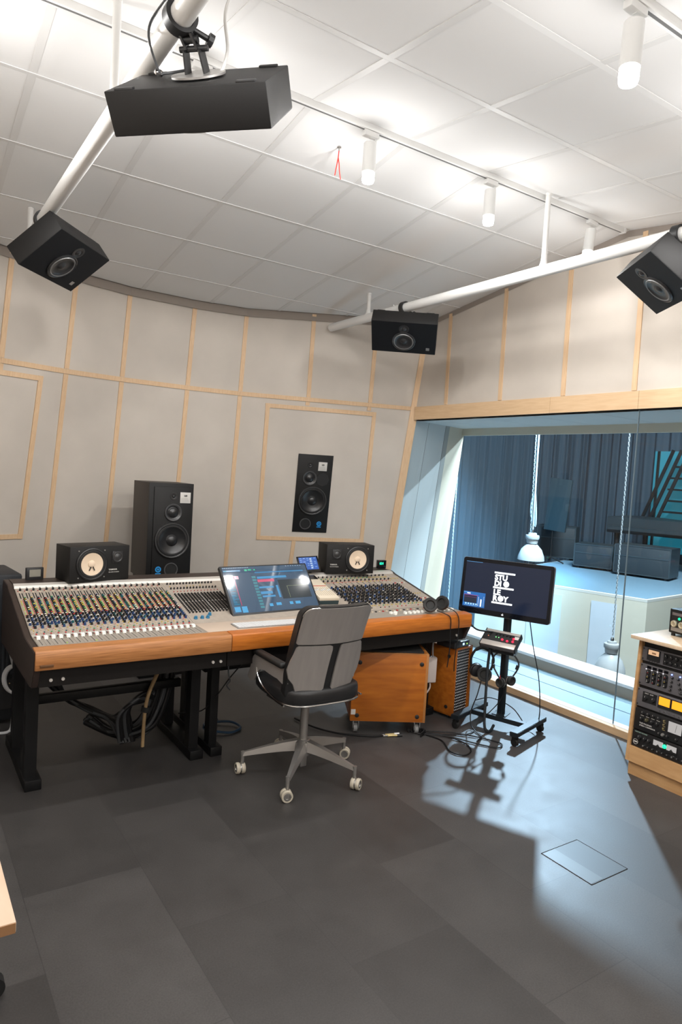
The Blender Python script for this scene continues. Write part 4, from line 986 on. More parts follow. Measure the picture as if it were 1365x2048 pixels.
#--PART3--
# ------------------------------------------------------------------ office chair
chair = thing('office_chair', 'grey metal shell office chair with black leather seat, its back to the camera', 'chair', (1.985, 3.24, 0))
lx = -.02
def backpt(u, v, h=0.):         # u across (-1..1 half width .205), v height; h offset towards the rear
    t = (v-.50)/.53
    y = -.215 - .06*t - .085*t*t
    y += .05*(u/.205)**2 * (1-.25*t)      # gentle wrap around the sitter
    return Vector((lx + u, y - h, v))
def plate(outline, name, mt, h0, h1, par, res=14):
    # filled curved plate from an outline of (u, v)
    b = bmesh.new(); vs = [b.verts.new((u, v, 0)) for u, v in outline]; b.faces.new(vs)
    bmesh.ops.triangulate(b, faces=b.faces[:])
    us = [p[0] for p in outline]; vv = [p[1] for p in outline]
    for k in range(1, res):
        for ax, lo_, hi_ in ((0, min(us), max(us)), (1, min(vv), max(vv))):
            c = lo_+(hi_-lo_)*k/res; n = (1, 0, 0) if ax == 0 else (0, 1, 0)
            bmesh.ops.bisect_plane(b, geom=b.verts[:]+b.edges[:]+b.faces[:], plane_co=(c, c, 0), plane_no=n)
    bmesh.ops.recalc_face_normals(b, faces=b.faces[:])
    r = bmesh.ops.extrude_face_region(b, geom=b.faces[:]); nv = [e for e in r['geom'] if isinstance(e, bmesh.types.BMVert)]
    for v in nv: v.co.z = 1
    for v in b.verts: v.co = backpt(v.co.x, v.co.y, h0 if v.co.z < .5 else h1)
    mb = MB(); mb.bm(b); return mb.build(name, mt, par)
def rr(u0, u1, v0, v1, r, k=5, rs=None):
    out = []; rs = rs or (r, r, r, r)
    for (cx, cy, a0), r_ in zip(((u0, v0, PI), (u1, v0, 1.5*PI), (u1, v1, 0), (u0, v1, PI/2)), rs):
        sx = 1 if cx == u0 else -1; sy = 1 if cy == v0 else -1
        for j in range(k+1):
            a = a0+PI/2*j/k; out.append((cx+sx*r_+r_*math.cos(a), cy+sy*r_+r_*math.sin(a)))
    return out
plate(rr(-.212, .196, .825, 1.028, .04, rs=(.012, .012, .045, .045)), 'upper_back_plate', M_shell, .012, .022, chair)
low_l = [(-.19, .60), (-.175, .56), (-.155, .553), (-.04, .553), (-.024, .57), (-.010, .79), (-.014, .81), (-.03, .817), (-.195, .817), (-.205, .808), (-.212, .77), (-.222, .73), (-.23, .68), (-.215, .63)]
low_r = [(.19-.0, .60), (.215, .65), (.222, .70), (.214, .76), (.196, .808), (.186, .817), (.055, .817), (.041, .81), (.038, .79), (.024, .57), (.035, .555), (.15, .553), (.175, .565)]
plate(low_l, 'lower_back_plate', M_shell, .012, .022, chair)
plate(low_r, 'lower_back_plate', M_shell, .012, .022, chair)
plate(rr(-.218, .202, .50, 1.036, .05), 'back_cushion', M_leather, -.035, .011, chair)
mb = MB(); o_ = rr(-.214, .198, .825, 1.030, .04, rs=(.012, .012, .046, .046)); mb.tube([backpt(u, v, .016) for u, v in o_[len(o_)//2:]], .0035, n=6, smooth=1); mb.build('plate_edge', M_chrome, chair)
# arms: bent sheet sweeping from the back plates forward, with a cut-out under it
for s in (-1, 1):
    def ax_(y): return -.230 - .024*max(0, min(1, (y+.2)/.15)) if s < 0 else .198 + .04*max(0, min(1, (y+.2)/.2))
    def sheet(name, outer, th, mt):
        mb = MB(); b = bmesh.new(); vs = [b.verts.new((y, z, 0)) for y, z in outer]; b.faces.new(vs)
        bmesh.ops.triangulate(b, faces=b.faces[:])
        for k in range(1, 12):
            c = -.3+.55*k/12; bmesh.ops.bisect_plane(b, geom=b.verts[:]+b.edges[:]+b.faces[:], plane_co=(c, 0, 0), plane_no=(1, 0, 0))
        bmesh.ops.recalc_face_normals(b, faces=b.faces[:])
        r = bmesh.ops.extrude_face_region(b, geom=b.faces[:])
        for e in r['geom']:
            if isinstance(e, bmesh.types.BMVert): e.co.z = 1
        for v in b.verts: v.co = Vector((ax_(v.co.x) - (s*th if v.co.z > .5 else 0), v.co.x, v.co.z*0 + v.co.y))
        mb.bm(b); return mb.build(name, mt, chair)
    sheet('arm_shell', [(max(y, -.168-.0003*j) if s > 0 else max(y, -.186-.0003*j), z) for j, (y, z) in enumerate([(-.262, .78), (-.235, .725), (-.18, .69), (-.08, .676), (.05, .68), (.155, .676), (.178, .655), (.205, .59), (.235, .53), (.20, .51), (.155, .525), (.12, .575), (.09, .602), (.04, .615), (-.10, .605), (-.14, .59), (-.17, .585), (-.215, .60), (-.25, .62), (-.258, .68)])], .009, M_shell)
    mb = MB(); mb.box(-.024, .024, -.16, .172, 0, .032, .014, seg=3, T=Matrix.Translation((s*.232-.008, .0, .672))); mb.build('arm_pad', M_rubber, chair)
    mb = MB(); mb.tube([(s*.247, -.19, .485), (s*.249, -.08, .49), (s*.250, .04, .515), (s*.252, .11, .56), (s*.252, .128, .605)], .006, n=8, smooth=6); mb.build('arm_trim', M_chrome, chair)
# seat tub
def seat_fn(u, v):
    a = 2*PI*u; k = math.sin(v*PI/2)
    return None
b = bmesh.new(); bmesh.ops.create_cube(b, size=1); bmesh.ops.subdivide_edges(b, edges=b.edges[:], cuts=7, use_grid_fill=True)
for v in b.verts:
    x, y, z = v.co*2
    # rounded slab
    n_ = 4; k = (abs(x)**n_+abs(y)**n_+abs(z)**n_)**(1/n_); m_ = max(abs(x), abs(y), abs(z)); x, y, z = x*m_/k*1, y*m_/k, z*m_/k
    zz = .508 + z*.050
    zz += (.07*max(0, -y-.55) + .03*abs(x)**4 - .04*max(0, y-.6) + .012*max(0, y))*(z+1)/2
    v.co = (x*.245, y*.255+.0, zz)
mb = MB(); mb.bm(b); mb.build('seat', M_leather, chair, ang=60)
rim = []
for k in range(41):
    a = PI*1.0*(k/40) + PI*1.0
    n_ = 4; cx, cy = math.cos(a), math.sin(a); q_ = (abs(cx)**n_+abs(cy)**n_)**(1/n_)
    x, y = cx/q_, cy/q_
    rim.append((x*.2445, y*.2545, .485))
mb = MB(); mb.tube(rim, .0055, n=8, smooth=1); mb.build('seat_rim', M_chrome, chair)
mb = MB(); mb.box(-.075, .075, -.10, .14, .425, .462, .01); mb.build('tilt_mechanism', M_alud, chair)
mb = MB(); mb.cyl((0, 0, .19), (0, 0, .43), .0235, n=24); mb.build('gas_column', M_alud, chair)
mb = MB(); mb.box(-.02, .02, -.02, .02, .045, .12, .003); mb.build('column_foot', M_alud, chair)
mb = MB(); mb.cyl((.03, .04, .43), (.14, .08, .425), .006, n=8); mb.box(.13, .18, .07, .095, .416, .432, .004); mb.build('lever', M_alud, chair)
mb = MB(); mb.lathe([(0, .205), (.032, .203), (.048, .19), (.058, .15), (.05, .115), (0, .112)], n=28); mb.build('hub', M_alud, chair)
for k in range(5):
    a = R(154.9+72*k); d = Vector((math.cos(a), math.sin(a), 0)); q = Vector((-d.y, d.x, 0)); L_ = .335
    mb = MB()
    rows = []
    for f in (0, .25, .5, .75, 1):
        r_ = .035+(L_-.035)*f; w_ = .034-.021*f; zt = .198-.075*f**1.2; zb = zt-(.055-.035*f)
        rows.append([d*r_+q*w_+Vector((0, 0, zb)), d*r_-q*w_+Vector((0, 0, zb)), d*r_-q*w_*.6+Vector((0, 0, zt)), d*r_+q*w_*.6+Vector((0, 0, zt))])
    vs = sum(rows, []); fs = [[i*4+j, i*4+(j+1) % 4, (i+1)*4+(j+1) % 4, (i+1)*4+j] for i in range(4) for j in range(4)] + [[0, 1, 2, 3], [16, 17, 18, 19]]
    mb.add(vs, fs); mb.cyl(d*L_+Vector((0, 0, .126)), d*L_+Vector((0, 0, .055)), .012, .010, n=14); lg = mb.build('base_leg', M_alud, chair)
    ph_ = a + random.uniform(-.7, .7); wd = Vector((math.cos(ph_), math.sin(ph_), 0)); p = d*(L_+.012)+Vector((0, 0, .031))
    mb = MB()
    for s in (-1, 1):
        T = Matrix.Translation(p+wd*s*.0145) @ wd.to_track_quat('Z', 'Y').to_matrix().to_4x4()
        mb.lathe([(.021, -.010), (.029, -.0105), (.031, -.007), (.031, .007), (.029, .0105), (.021, .010)], T, n=28)
        mb.lathe([(.021, -.008), (.021, .008), (.013, .009), (.012, .005), (0, .005)], T, n=24, m=1); mb.lathe([(.021, -.008), (0, -.006)], T, n=24, m=1)
    mb.cyl(p-wd*.006, p+wd*.006, .026, n=20, m=1)
    mb.build('caster', [M_caster, M_alu], lg)

# ------------------------------------------------------------------ wooden cases under the console
def wbox(loc, yaw, label, w, d, h, z0):
    t = thing('wooden_case', label, 'case', loc, (0, 0, R(yaw)))
    return t
t = wbox((2.558, 3.601, 0), -28.3, 'orange brown plywood case on casters under the console, right of the chair', 0, 0, 0, 0)
w, d, z0, z1 = .503, .42, .09, .552
mb = MB(); mb.box(0, w, 0, d, z0, z1, .004); mb.build('body', M_box, t)
mb = MB(); mb.box(w-.016, w+.001, -.0015, d, z0, z1+.001, .002); mb.box(0, w, -.001, .012, z1-.004, z1+.0015, .001); mb.build('edge_band', M_boxe, t)
mb = MB(); mb.box(.06, w-.03, .02, d-.02, z1, z1+.012); mb.build('top_panel', M_blackm, t)
for x, z in ((.045, .13), (w-.055, .13), (w-.045, .485), (.045, .485)):
    mb = MB(); mb.lathe([(.014, 0), (.014, .004), (.008, .007), (0, .007)], at(x, 0, z), n=16); mb.build('screw_cup', M_rubber, t)
mb = MB(); mb.box(.004, .034, -.002, 0, .135, .170); mb.build('paper_tag', M_label, t)
for x, y in ((.045, .045), (w-.045, .045), (.045, d-.045), (w-.045, d-.045)):
    mb = MB(); mb.box(x-.035, x+.035, y-.03, y+.03, .085, .09); mb.box(x-.02, x-.016, y-.02, y+.02, .03, .087); mb.box(x+.016, x+.02, y-.02, y+.02, .03, .087); c = mb.build('caster', M_chrome, t)
    mb = MB(); mb.cyl((x-.012, y+.01, .032), (x+.012, y+.01, .032), .032, n=24); mb.build('wheel', mat('grey_wheel', (.25, .25, .25), .5), c)
# second case, its patch side facing the window
t = wbox((3.392, 3.512, 0), 12, 'brown plywood case packed with rows of small silver sockets, next to the cart', 0, 0, 0, 0)
w, d, z1 = .205, .46, .515
mb = MB(); mb.box(0, .016, 0, d, 0.02, z1, .003); mb.box(w-.016, w, 0, d, .02, z1, .003); mb.box(0, w, 0, d, z1-.016, z1, .003); mb.box(0, w, 0, d, .02, .036, .003); mb.box(.01, w-.01, d-.016, d, .03, z1-.01); mb.build('body', M_box, t)
mb = MB(); mb.box(.016, w-.016, .02, .03, .036, z1-.016); mb.build('socket_panel', M_rackdark, t)
sk = []
for i in range(9):
    for j in range(21): sk.append((.028+i*.0187+(j % 2)*.004, .055+.0212*j))
mb = MB(); mb.lathe([(.0044, 0), (.0044, .004), (.003, .0045), (.0025, 0), (0, 0)], at(0, 0, 0), n=8); M_sock = mat('socket_silver', (.75, .76, .78), .35, metal=.3); o = mb.build('socket', M_sock); skm = o.data; bpy.data.objects.remove(o)
for x, z in sk[:100]:
    o = bpy.data.objects.new('socket', skm); COL.objects.link(o); o.parent = t; o.location = (x, .02, z)
mb = MB()
for x, z in sk[100:]: mb.lathe([(.0044, 0), (.0044, .004), (.003, .0045), (.0025, 0), (0, 0)], at(x, .02, z), n=8)
mb.build('socket', M_sock, t)['kind'] = 'stuff'
for z in (.08, .45):
    mb = MB(); mb.lathe([(.013, 0), (.013, .004), (.008, .006), (0, .006)], Matrix.Translation((0, .06, z)) @ Matrix.Rotation(-PI/2, 4, 'Y'), n=14); mb.build('screw_cup', M_rubber, t)
for x in (.03, w-.03):
    for y in (.04, d-.04): mb = MB(); mb.cyl((x, y, 0), (x, y, .02), .014, n=12); mb.build('rubber_foot', M_rubber, t)
# little network box on top, grey box, power supply
t = thing('network_box', 'small dark box with two status lights lying on top of the socket case', 'box', (3.46, 3.56, .515), (0, 0, R(10)))
mb = MB(); mb.box(-.10, .08, -.03, .13, .004, .045, .004); mb.build('housing', mat('dark_grey_plastic', (.03, .032, .036), .4), t)
mb = MB(); mb.box(-.095, .075, -.025, .125, .0, .005); mb.build('feet', M_rubber, t)
mb = MB(); mb.box(.0, .016, -.0315, -.029, .018, .032); mb.build('blue_light', em('led_blue', (.25, .6, 1), 5), t)
mb = MB(); mb.box(.045, .052, -.0315, -.029, .02, .027); mb.build('green_light', em('led_green', (.3, .9, .1), 3), t)
t = thing('junction_box', 'pale grey metal box fixed at the right end under the console', 'box', (3.415, 3.56, .575))
mb = MB(); mb.box(-.028, .05, -.06, .14, .0, .125, .003); mb.build('housing', mat('pale_grey_metal', (.42, .46, .48), .4, metal=.2), t)
for z in (.02, .105): mb = MB(); mb.cyl((.03, -.06, z), (.03, -.064, z), .005, n=10); mb.build('screw', M_chrome, t)
t = thing('power_supply', 'pinkish white power supply box hanging between the two wooden cases', 'box', (3.21, 3.60, .27), (0, 0, R(-20)))
mb = MB(); mb.box(-.06, .06, -.02, .03, .0, .185, .01, seg=3); mb.build('housing', mat('white_plastic', (.62, .55, .52), .5), t)
mb = MB(); mb.tube([(.03, 0, .185), (.025, .0, .25), (.03, .01, .34)], .006, n=8); mb.build('plug_cable', mat('grey_plug', (.3, .3, .32), .5), t)
mb = MB(); mb.tube([(.02, 0, .0), (.02, -.005, -.04), (-.02, -.01, -.085), (-.09, -.01, -.11)], .006, n=8); mb.build('lower_cable', mat('white_plastic', (.62, .55, .52), .5), t)
mb = MB()
for k in range(4): mb.tube([(3.08+.02*k, 3.64, .60), (3.10+.015*k, 3.62, .53), (3.16+.012*k, 3.605, .48+.008*k), (3.20+.008*k, 3.60, .455)], .0045, n=6, m=k % 2)
tag(mb.build('red_leads', [mat('red_lead', (.35, .02, .02), .5), M_cable]), 'red and black leads above the white power supply', 'cables')

# ------------------------------------------------------------------ display cart
cart = thing('display_cart', 'black wheeled steel stand in front of the window', 'stand', (3.6, 3.24, 0))
def K(): m = MB(); m.T = Matrix.Translation((-3.6, -3.24, 0)); return m
def bar(p0, p1, w, z0, z1, name):
    mb = K(); p0 = Vector((*p0, (z0+z1)/2)); p1 = Vector((*p1, (z0+z1)/2)); d_ = (p1-p0).normalized(); q = Vector((-d_.y, d_.x, 0)); h_ = Vector((0, 0, (z1-z0)/2))
    mb.prism([(0, -w/2), ((p1-p0).length, -w/2), ((p1-p0).length, w/2), (0, w/2)], z0, z1, Matrix.Translation((p0.x, p0.y, 0)) @ Matrix.Rotation(math.atan2(d_.y, d_.x), 4, 'Z'), bev=.003)
    return mb.build(name, M_cart, cart)
ft = [bar((3.275, 3.372), (3.70, 3.50), .055, .068, .10, 'foot_bar'), bar((3.415, 2.962), (3.855, 3.09), .055, .068, .10, 'foot_bar')]
bar((3.505, 3.425), (3.645, 3.06), .05, .062, .094, 'cross_bar')
for (x, y), f_ in (((3.30, 3.38), 0), ((3.67, 3.49), 0), ((3.445, 2.972), 1), ((3.82, 3.08), 1)):
    mb = K(); mb.cyl((x, y, .055), (x, y, .07), .016, n=12); mb.box(x-.016, x-.012, y-.015, y+.015, .02, .06); mb.box(x+.012, x+.016, y-.015, y+.015, .02, .06); mb.cyl((x-.011, y, .025), (x+.011, y, .025), .025, n=20); c = mb.build('caster', M_rubber, cart)
px, py = 3.615, 3.262
mb = K(); mb.box(px-.018, px+.018, py-.022, py+.022, .094, .99, .003); mb.build('pole', M_cart, cart)
mb = K(); mb.prism([(-.05, -.05), (.05, -.05), (.05, .05), (-.05, .05)], .094, .1, Matrix.Translation((px, py, 0)) @ Matrix.Rotation(R(-66), 4, 'Z')); mb.build('pole_foot', M_cart, cart)
ctlM = fit_T((3.535, 3.243, .640), (-66.6, -55.1, 1.6))
mb = K(); mb.prism([(-.09, -.03), (.09, -.03), (.09, .05), (-.09, .05)], .54, .60, Matrix.Translation((3.56, 3.24, 0)) @ Matrix.Rotation(R(-66), 4, 'Z')); mb.build('bracket', M_cart, cart)
for sx in (-.045, .0):
    mb = K(); mb.T = mb.T @ Matrix.Translation((3.56, 3.24, .57)) @ Matrix.Rotation(R(-66), 4, 'Z'); mb.cyl((sx, -.03, 0), (sx, -.04, 0), .008, n=12); mb.build('bolt', M_chrome, cart)
MS = fit_T((3.555, 3.252, .983), (-66.247, -7.363, -.336))
disp = thing('studio_display', 'black wide display on the cart showing STUDIO LE ROY in white', 'display', M=MS)
w, h = .649, .391
mb = MB(); mb.prism(rr(-w/2, w/2, -h/2, h/2, .018), -.0, .022, at(0, 0, 0) @ Matrix.Rotation(PI, 4, 'X') @ Matrix.Identity(4)); 
mb = MB(); mb.prism(rr(-w/2, w/2, -h/2, h/2, .018), -.024, -.001, at(0, 0, 0)); mb.build('housing', mat('display_alu', (.42, .42, .42), .3, metal=.8), disp)
mb = MB(); mb.prism(rr(-w/2+.001, w/2-.001, -h/2+.001, h/2-.001, .018), -.001, .0012, at(0, 0, 0)); mb.build('front_glass', M_glassb, disp)
sx0, sx1, sz0, sz1 = -.300, .300, -.158, .168
mb = MB(); mb.quad((sx0, -.0014, sz0), (sx1, -.0014, sz0), (sx1, -.0014, sz1), (sx0, -.0014, sz1)); so = mb.build('screen', mat('dark_screen', (.003, .004, .007), .07, emit=(.013, .019, .040), es=1.0, spec=.3), disp, flat=True)
Ss = lambda u, v: (sx0+(sx1-sx0)*u, sz1-(sz1-sz0)*v)
M_lw = em('logo_white', (.92, .97, 1), 1.6)
def srect(name, u0, u1, v0, v1, m_, y=-.0018):
    mb = MB(); x0, za = Ss(u0, v0); x1, zb = Ss(u1, v1); mb.quad((x0, y, zb), (x1, y, zb), (x1, y, za), (x0, y, za)); return mb.build(name, m_, so, flat=True)
# logo block
L0, L1 = .355, .60
for v in (.165, .48, .80):
    mb = MB(); x0, za = Ss(L0, v); x1, zb = Ss(L1, v+.037); mb.quad((x0, -.0018, zb), (x1, -.0018, zb), (x1, -.0018, za), (x0, -.0018, za)); mb.build('logo_bar', M_lw, so, flat=True)
def ltxt(body, u, v): x, z = Ss(u, v); return text('logo_letters', body, .051, at(x, -.0018, z), M_lw, so, bold=.045)
ltxt('STU', L0+.010, .333); ltxt('DI', L0+.010, .462); ltxt('LE', L0+.010, .648); ltxt('R', L0+.010, .778); ltxt('Y', L0+.138, .778)
def disc(u, v, r):
    x, z = Ss(u, v); mb = MB(); n_ = 36; mb.add([(x+r*math.cos(2*PI*k/n_), -.0019, z+r*math.sin(2*PI*k/n_)) for k in range(n_)], [list(range(n_))]); mb.build('logo_disc', M_lw, so, flat=True)
disc(L0+.152, .407, .0205); disc(L0+.103, .723, .0205)
# small plugin window at the lower left
pb = srect('plugin_window', .005, .275, .66, .975, em('plug_blue', (.02, .16, .50), .9))
def pr(name, c, es, L_):
    mb = MB()
    for u0, u1, v0, v1 in L_:
        x0, za = Ss(u0, v0); x1, zb = Ss(u1, v1); mb.quad((x0, -.0022, zb), (x1, -.0022, zb), (x1, -.0022, za), (x0, -.0022, za))
    mb.build(name, em('pl_%s' % name, c, es), pb, flat=True)
pr('graph_area', (.015, .025, .05), .9, [(.015, .175, .735, .90)])
pr('graph_line', (.5, .08, .4), .9, [(.012, .19, .728, .738), (.012, .175, .775, .779)])
pr('fader_strip', (.85, .95, 1), 1.2, [(.218, .236, .80, .955), (.05, .09, .685, .71)] + [(.19, .20, .76+.022*k, .768+.022*k) for k in range(9)] + [(.256, .262, .74+.024*k, .748+.024*k) for k in range(9)])
pr('dial_row', (.45, .75, 1), 1., [(.035+.032*k, .055+.032*k, .905, .94) for k in range(5)] + [(.03+.02*k, .04+.02*k, .955, .962) for k in range(8)])
pr('title_row', (.3, .6, 1), 1., [(.01+.012*k, .018+.012*k, .675, .683) for k in range(4)])
srect('menu_bar', .0, .20, .004, .014, em('menu_blue', (.1, .35, .7), .7))
# round maker mark under the screen: a plain little apple outline
mb = MB(); mb.lathe([(.0, .0), (.0052, .0), (.0052, .0004), (0, .0004)], at(-.003, -.0012, -.177), n=16); mb.lathe([(0, 0), (.0052, 0), (.0052, .0004), (0, .0004)], at(.002, -.0012, -.177), n=16); mb.box(-.001, .003, -.0016, -.0012, -.171, -.167); mb.build('maker_mark', em('mark_white', (.9, .9, .9), .8), disp)
mb = MB(); mb.box(-.05, .05, .024, .045, -.05, .05, .004); mb.build('rear_mount', M_steel, disp)
# small personal mixer
t = thing('personal_mixer', 'small black and silver desk mixer with red lights mounted on the cart below the display', 'mixer', M=ctlM)
w, h = .25, .148
mb = MB(); mb.box(-w/2, w/2, 0, .035, -h/2, h/2, .004); mb.build('housing', M_rackgrey, t)
mb = MB(); mb.box(-w/2+.002, w/2-.002, -.002, .0, -.028, .052); mb.build('control_plate', M_rackdark, t)
mb = MB(); mb.box(-w/2+.002, w/2-.002, -.004, .002, -h/2, -.03, .002); mb.box(-w/2+.002, w/2-.002, -.004, .002, .053, h/2, .002); mb.build('silver_band', mat('warm_silver', (.55, .50, .46), .35, metal=.4), t)
for sx in (-1, 1): mb = MB(); mb.box(sx*(w/2)-.004, sx*(w/2)+.004, -.006, .037, -h/2-.002, h/2+.002, .003); mb.build('end_cheek', M_black, t)
for k in range(6): mb = MB(); mb.lathe([(.007, 0), (.006, .010), (0, .010)], at(-.04+.025*k, -.002, .035), n=12); mb.build('knob', M_black, t)
for x, z in ((.015, -.005), (.052, -.010), (.09, -.006), (.088, .02)): mb = MB(); mb.lathe([(.008, 0), (.007, .006), (0, .006)], at(x, -.002, z), n=12); mb.build('lit_button', em('led_red', (1, .02, .06), 2.2), t)
for x, c in ((-.035, 'led_green2'), (-.015, 'led_green2'), (-.09, 'led_orange')): mb = MB(); mb.lathe([(.004, 0), (.0035, .003), (0, .003)], at(x, -.002, .008), n=10); mb.build('indicator', em(c, (.25, .9, .3) if 'green' in c else (.5, .15, .08), 1.5), t)
mb = MB(); mb.box(.085, .12, -.0035, -.0018, .018, .045); mb.build('paper_tag', M_label, t)
# two headphones hanging on the cart
t = thing('headphones', 'large closed black headphones hanging on the left side of the cart', 'headphones', M=Matrix.Translation((3.535, 3.395, .37)) @ Matrix.Rotation(R(-40), 4, 'Z'))
hb = [(-.075, .02, .03), (-.078, .02, .09), (-.05, .015, .15), (0, .01, .172), (.05, -.005, .15), (.075, -.015, .09), (.06, -.015, .02)]
mb = MB(); mb.tube(hb, .009, n=8, smooth=6); mb.build('headband', M_rubber, t)
mb = MB(); mb.tube(hb[2:5], .013, n=8, smooth=6); mb.build('head_pad', M_hpad, t)
cup(t, (.015, -.03, -.01), (.0, -1, .12), .052); cup(t, (-.035, .02, .0), (-.35, .9, 0), .05)
t2 = thing('headphones', 'smaller open black headphones hanging round the pole of the cart', 'headphones', M=Matrix.Translation((3.585, 3.23, .36)) @ Matrix.Rotation(R(-52), 4, 'Z'))
hb = [(-.02, -.045, .0), (-.06, -.04, .06), (-.085, -.035, .11), (-.07, -.03, .165), (-.02, -.03, .195), (.05, -.03, .185), (.092, -.035, .13), (.085, -.04, .08), (.05, -.045, .02)]
mb = MB(); mb.tube(hb, .0055, n=8, smooth=6); mb.build('headband', M_rubber, t2)
mb = MB(); mb.tube([(-.078, -.035, .10), (-.075, -.036, .075)], .012, n=8, smooth=1); mb.tube([(.09, -.037, .115), (.082, -.04, .085)], .012, n=8, smooth=1); mb.build('yoke', M_black, t2)
cup(t2, (-.012, -.055, -.015), (-.6, -.8, 0), .034); cup(t2, (.045, -.055, .01), (.75, -.6, 0), .034)
mb = MB(); mb.tube([(-.02, -.075, .01), (-.022, -.075, .04)], .003, n=6, smooth=1); mb.build('red_mark', mat('red_lead', (.35, .02, .02), .5), t2)
mb = MB(); mb.tube([(3.50, 3.30, .56), (3.485, 3.295, .42), (3.455, 3.265, .22), (3.43, 3.235, .06), (3.44, 3.215, .012), (3.48, 3.22, .012), (3.525, 3.238, .035)], .010, n=10, smooth=6)
tag(mb.build('bent_rod', M_cart), 'thin black bent rod standing between the cart and the wooden case, its foot turned up', 'rod')
CAB = [
 ([(3.51, 3.37, .32), (3.47, 3.36, .22), (3.43, 3.37, .10), (3.40, 3.33, .03), (3.37, 3.25, .008), (3.34, 3.17, .007), (3.26, 3.13, .007)], .004, 'headphone cable running from the closed headphones down to the floor'),
 ([(3.58, 3.20, .33), (3.56, 3.22, .22), (3.51, 3.27, .12), (3.45, 3.31, .05), (3.39, 3.28, .01), (3.30, 3.25, .007), (3.20, 3.28, .007), (3.12, 3.32, .007)], .0035, 'thin cable from the open headphones curving down past the foot bar'),
 ([(3.70, 3.14, .78), (3.72, 3.11, .60), (3.75, 3.07, .40), (3.76, 3.05, .22), (3.78, 3.07, .08), (3.76, 3.14, .02), (3.73, 3.26, .12), (3.66, 3.40, .16), (3.60, 3.50, .12)], .0035, 'thin black cable hanging in an arc right of the cart pole'),
 ([(3.02, 3.36, .007), (3.05, 3.24, .007), (2.98, 3.08, .007), (3.02, 3.00, .007), (3.11, 3.03, .007), (3.16, 3.14, .007), (3.12, 3.30, .010), (3.03, 3.40, .007)], .0045, 'left loop of black cable lying on the floor before the cart'),
 ([(2.98, 3.40, .007), (3.12, 3.27, .014), (3.24, 3.08, .007), (3.31, 2.99, .007), (3.38, 3.03, .007), (3.33, 3.16, .007), (3.20, 3.30, .014), (3.05, 3.42, .007)], .0045, 'long right loop of black cable lying on the floor before the cart'),
 ([(2.36, 3.98, .01), (2.40, 3.78, .01), (2.50, 3.62, .008), (2.66, 3.50, .008), (2.74, 3.475, .008)], .006, 'thick black cable on the floor behind the chair leading to the jack plugs'),
 ([(1.77, 3.95, .01), (1.72, 4.05, .01), (1.80, 4.13, .012), (1.92, 4.08, .02), (1.95, 3.98, .012), (1.86, 3.93, .01), (1.76, 3.98, .02), (1.74, 4.09, .025), (1.85, 4.13, .03)], .008, 'coil of dark blue cable on the floor behind the chair'),
]
for pts, r_, lab in CAB:
    mb = MB(); mb.tube(pts, r_, n=8, smooth=7); tag(mb.build('loose_cable', M_cableblue if 'blue' in lab else M_cable), lab, 'cable')
mb = MB(); pts = []
for k in range(121):
    f = k/120; cx = 2.93+.10*math.sin(f*PI*.9); cy = 3.46-.11*f
    pts.append((cx+.014*math.cos(2*PI*f*15)*.5, cy, .018+.013*math.sin(2*PI*f*15)))
mb.tube(pts, .0035, n=6, smooth=1); tag(mb.build('coiled_cable', M_cable), 'tightly coiled black headphone cable on the floor by the case caster', 'cable')
for k, (p, lab) in enumerate((((2.76, 3.474, .010), 'brass jack plug on the floor, nearer the wooden case'), ((2.765, 3.452, .010), 'brass jack plug on the floor, nearer the camera'))):
    t = thing('jack_plug', lab, 'plug', p, (0, 0, R(-16-4*k)))
    mb = MB(); mb.cyl((0, 0, 0), (.065, 0, 0), .007, n=12); mb.build('sleeve', mat('brass', (.62, .50, .24), .3, metal=.7), t)
    mb = MB(); mb.cyl((.065, 0, 0), (.10, 0, 0), .0085, n=12); mb.build('grip', M_white if k == 0 else M_black, t)
    mb = MB(); mb.cyl((-.03, 0, 0), (0, 0, 0), .0035, n=10); mb.build('tip', M_chrome, t)

# ------------------------------------------------------------------ equipment rack
RX0, RX1, RYL, RYR = 3.767, 4.20, 2.385, 1.84
rack = thing('equipment_rack', 'light maple rack cabinet leaning slightly back at the right edge of the photo', 'rack', (3.95, 2.11, 0))
def RK(): m = MB(); m.T = Matrix.Translation((-3.95, -2.11, 0)); return m
def fx(z): return 3.757+.062*z       # sloping front face
XZ = Matrix(((1, 0, 0, 0), (0, 0, 1, 0), (0, 1, 0, 0), (0, 0, 0, 1)))
for a, b, nm in ((RYL-.02, RYL, 'side_panel'), (RYR, RYR+.02, 'side_panel')):
    mb = RK(); mb.prism([(fx(.085), .085), (RX1, .085), (RX1, .832), (fx(.832), .832)], a, b, XZ, bev=.0015); mb.build(nm, M_maple, rack)
mb = RK(); mb.box(3.735, 4.25, RYR-.01, RYL+.012, .832, .855, .002); mb.build('top_board', M_maplet, rack)
mb = RK(); mb.prism([(fx(.085)+.002, .085), (fx(.085)+.02, .085), (fx(.178)+.02, .178), (fx(.178)+.002, .178)], RYR+.02, RYL-.02, XZ); mb.build('lower_front_panel', M_maple, rack)
mb = RK(); mb.box(3.785, 4.19, RYR+.01, RYL-.012, 0, .085); mb.build('plinth', M_maple, rack)
mb = RK(); mb.box(RX1-.01, RX1, RYR+.02, RYL-.02, .09, .83); mb.box(3.86, RX1-.01, RYR+.02, RYL-.02, .16, .176); mb.build('inner_back', M_rackdark, rack)
mb = RK(); mb.prism([(fx(.18)+.03, .18), (fx(.18)+.034, .18), (fx(.832)+.034, .832), (fx(.832)+.03, .832)], RYR+.02, RYL-.02, XZ); mb.build('rack_rail', M_rackdark, rack)
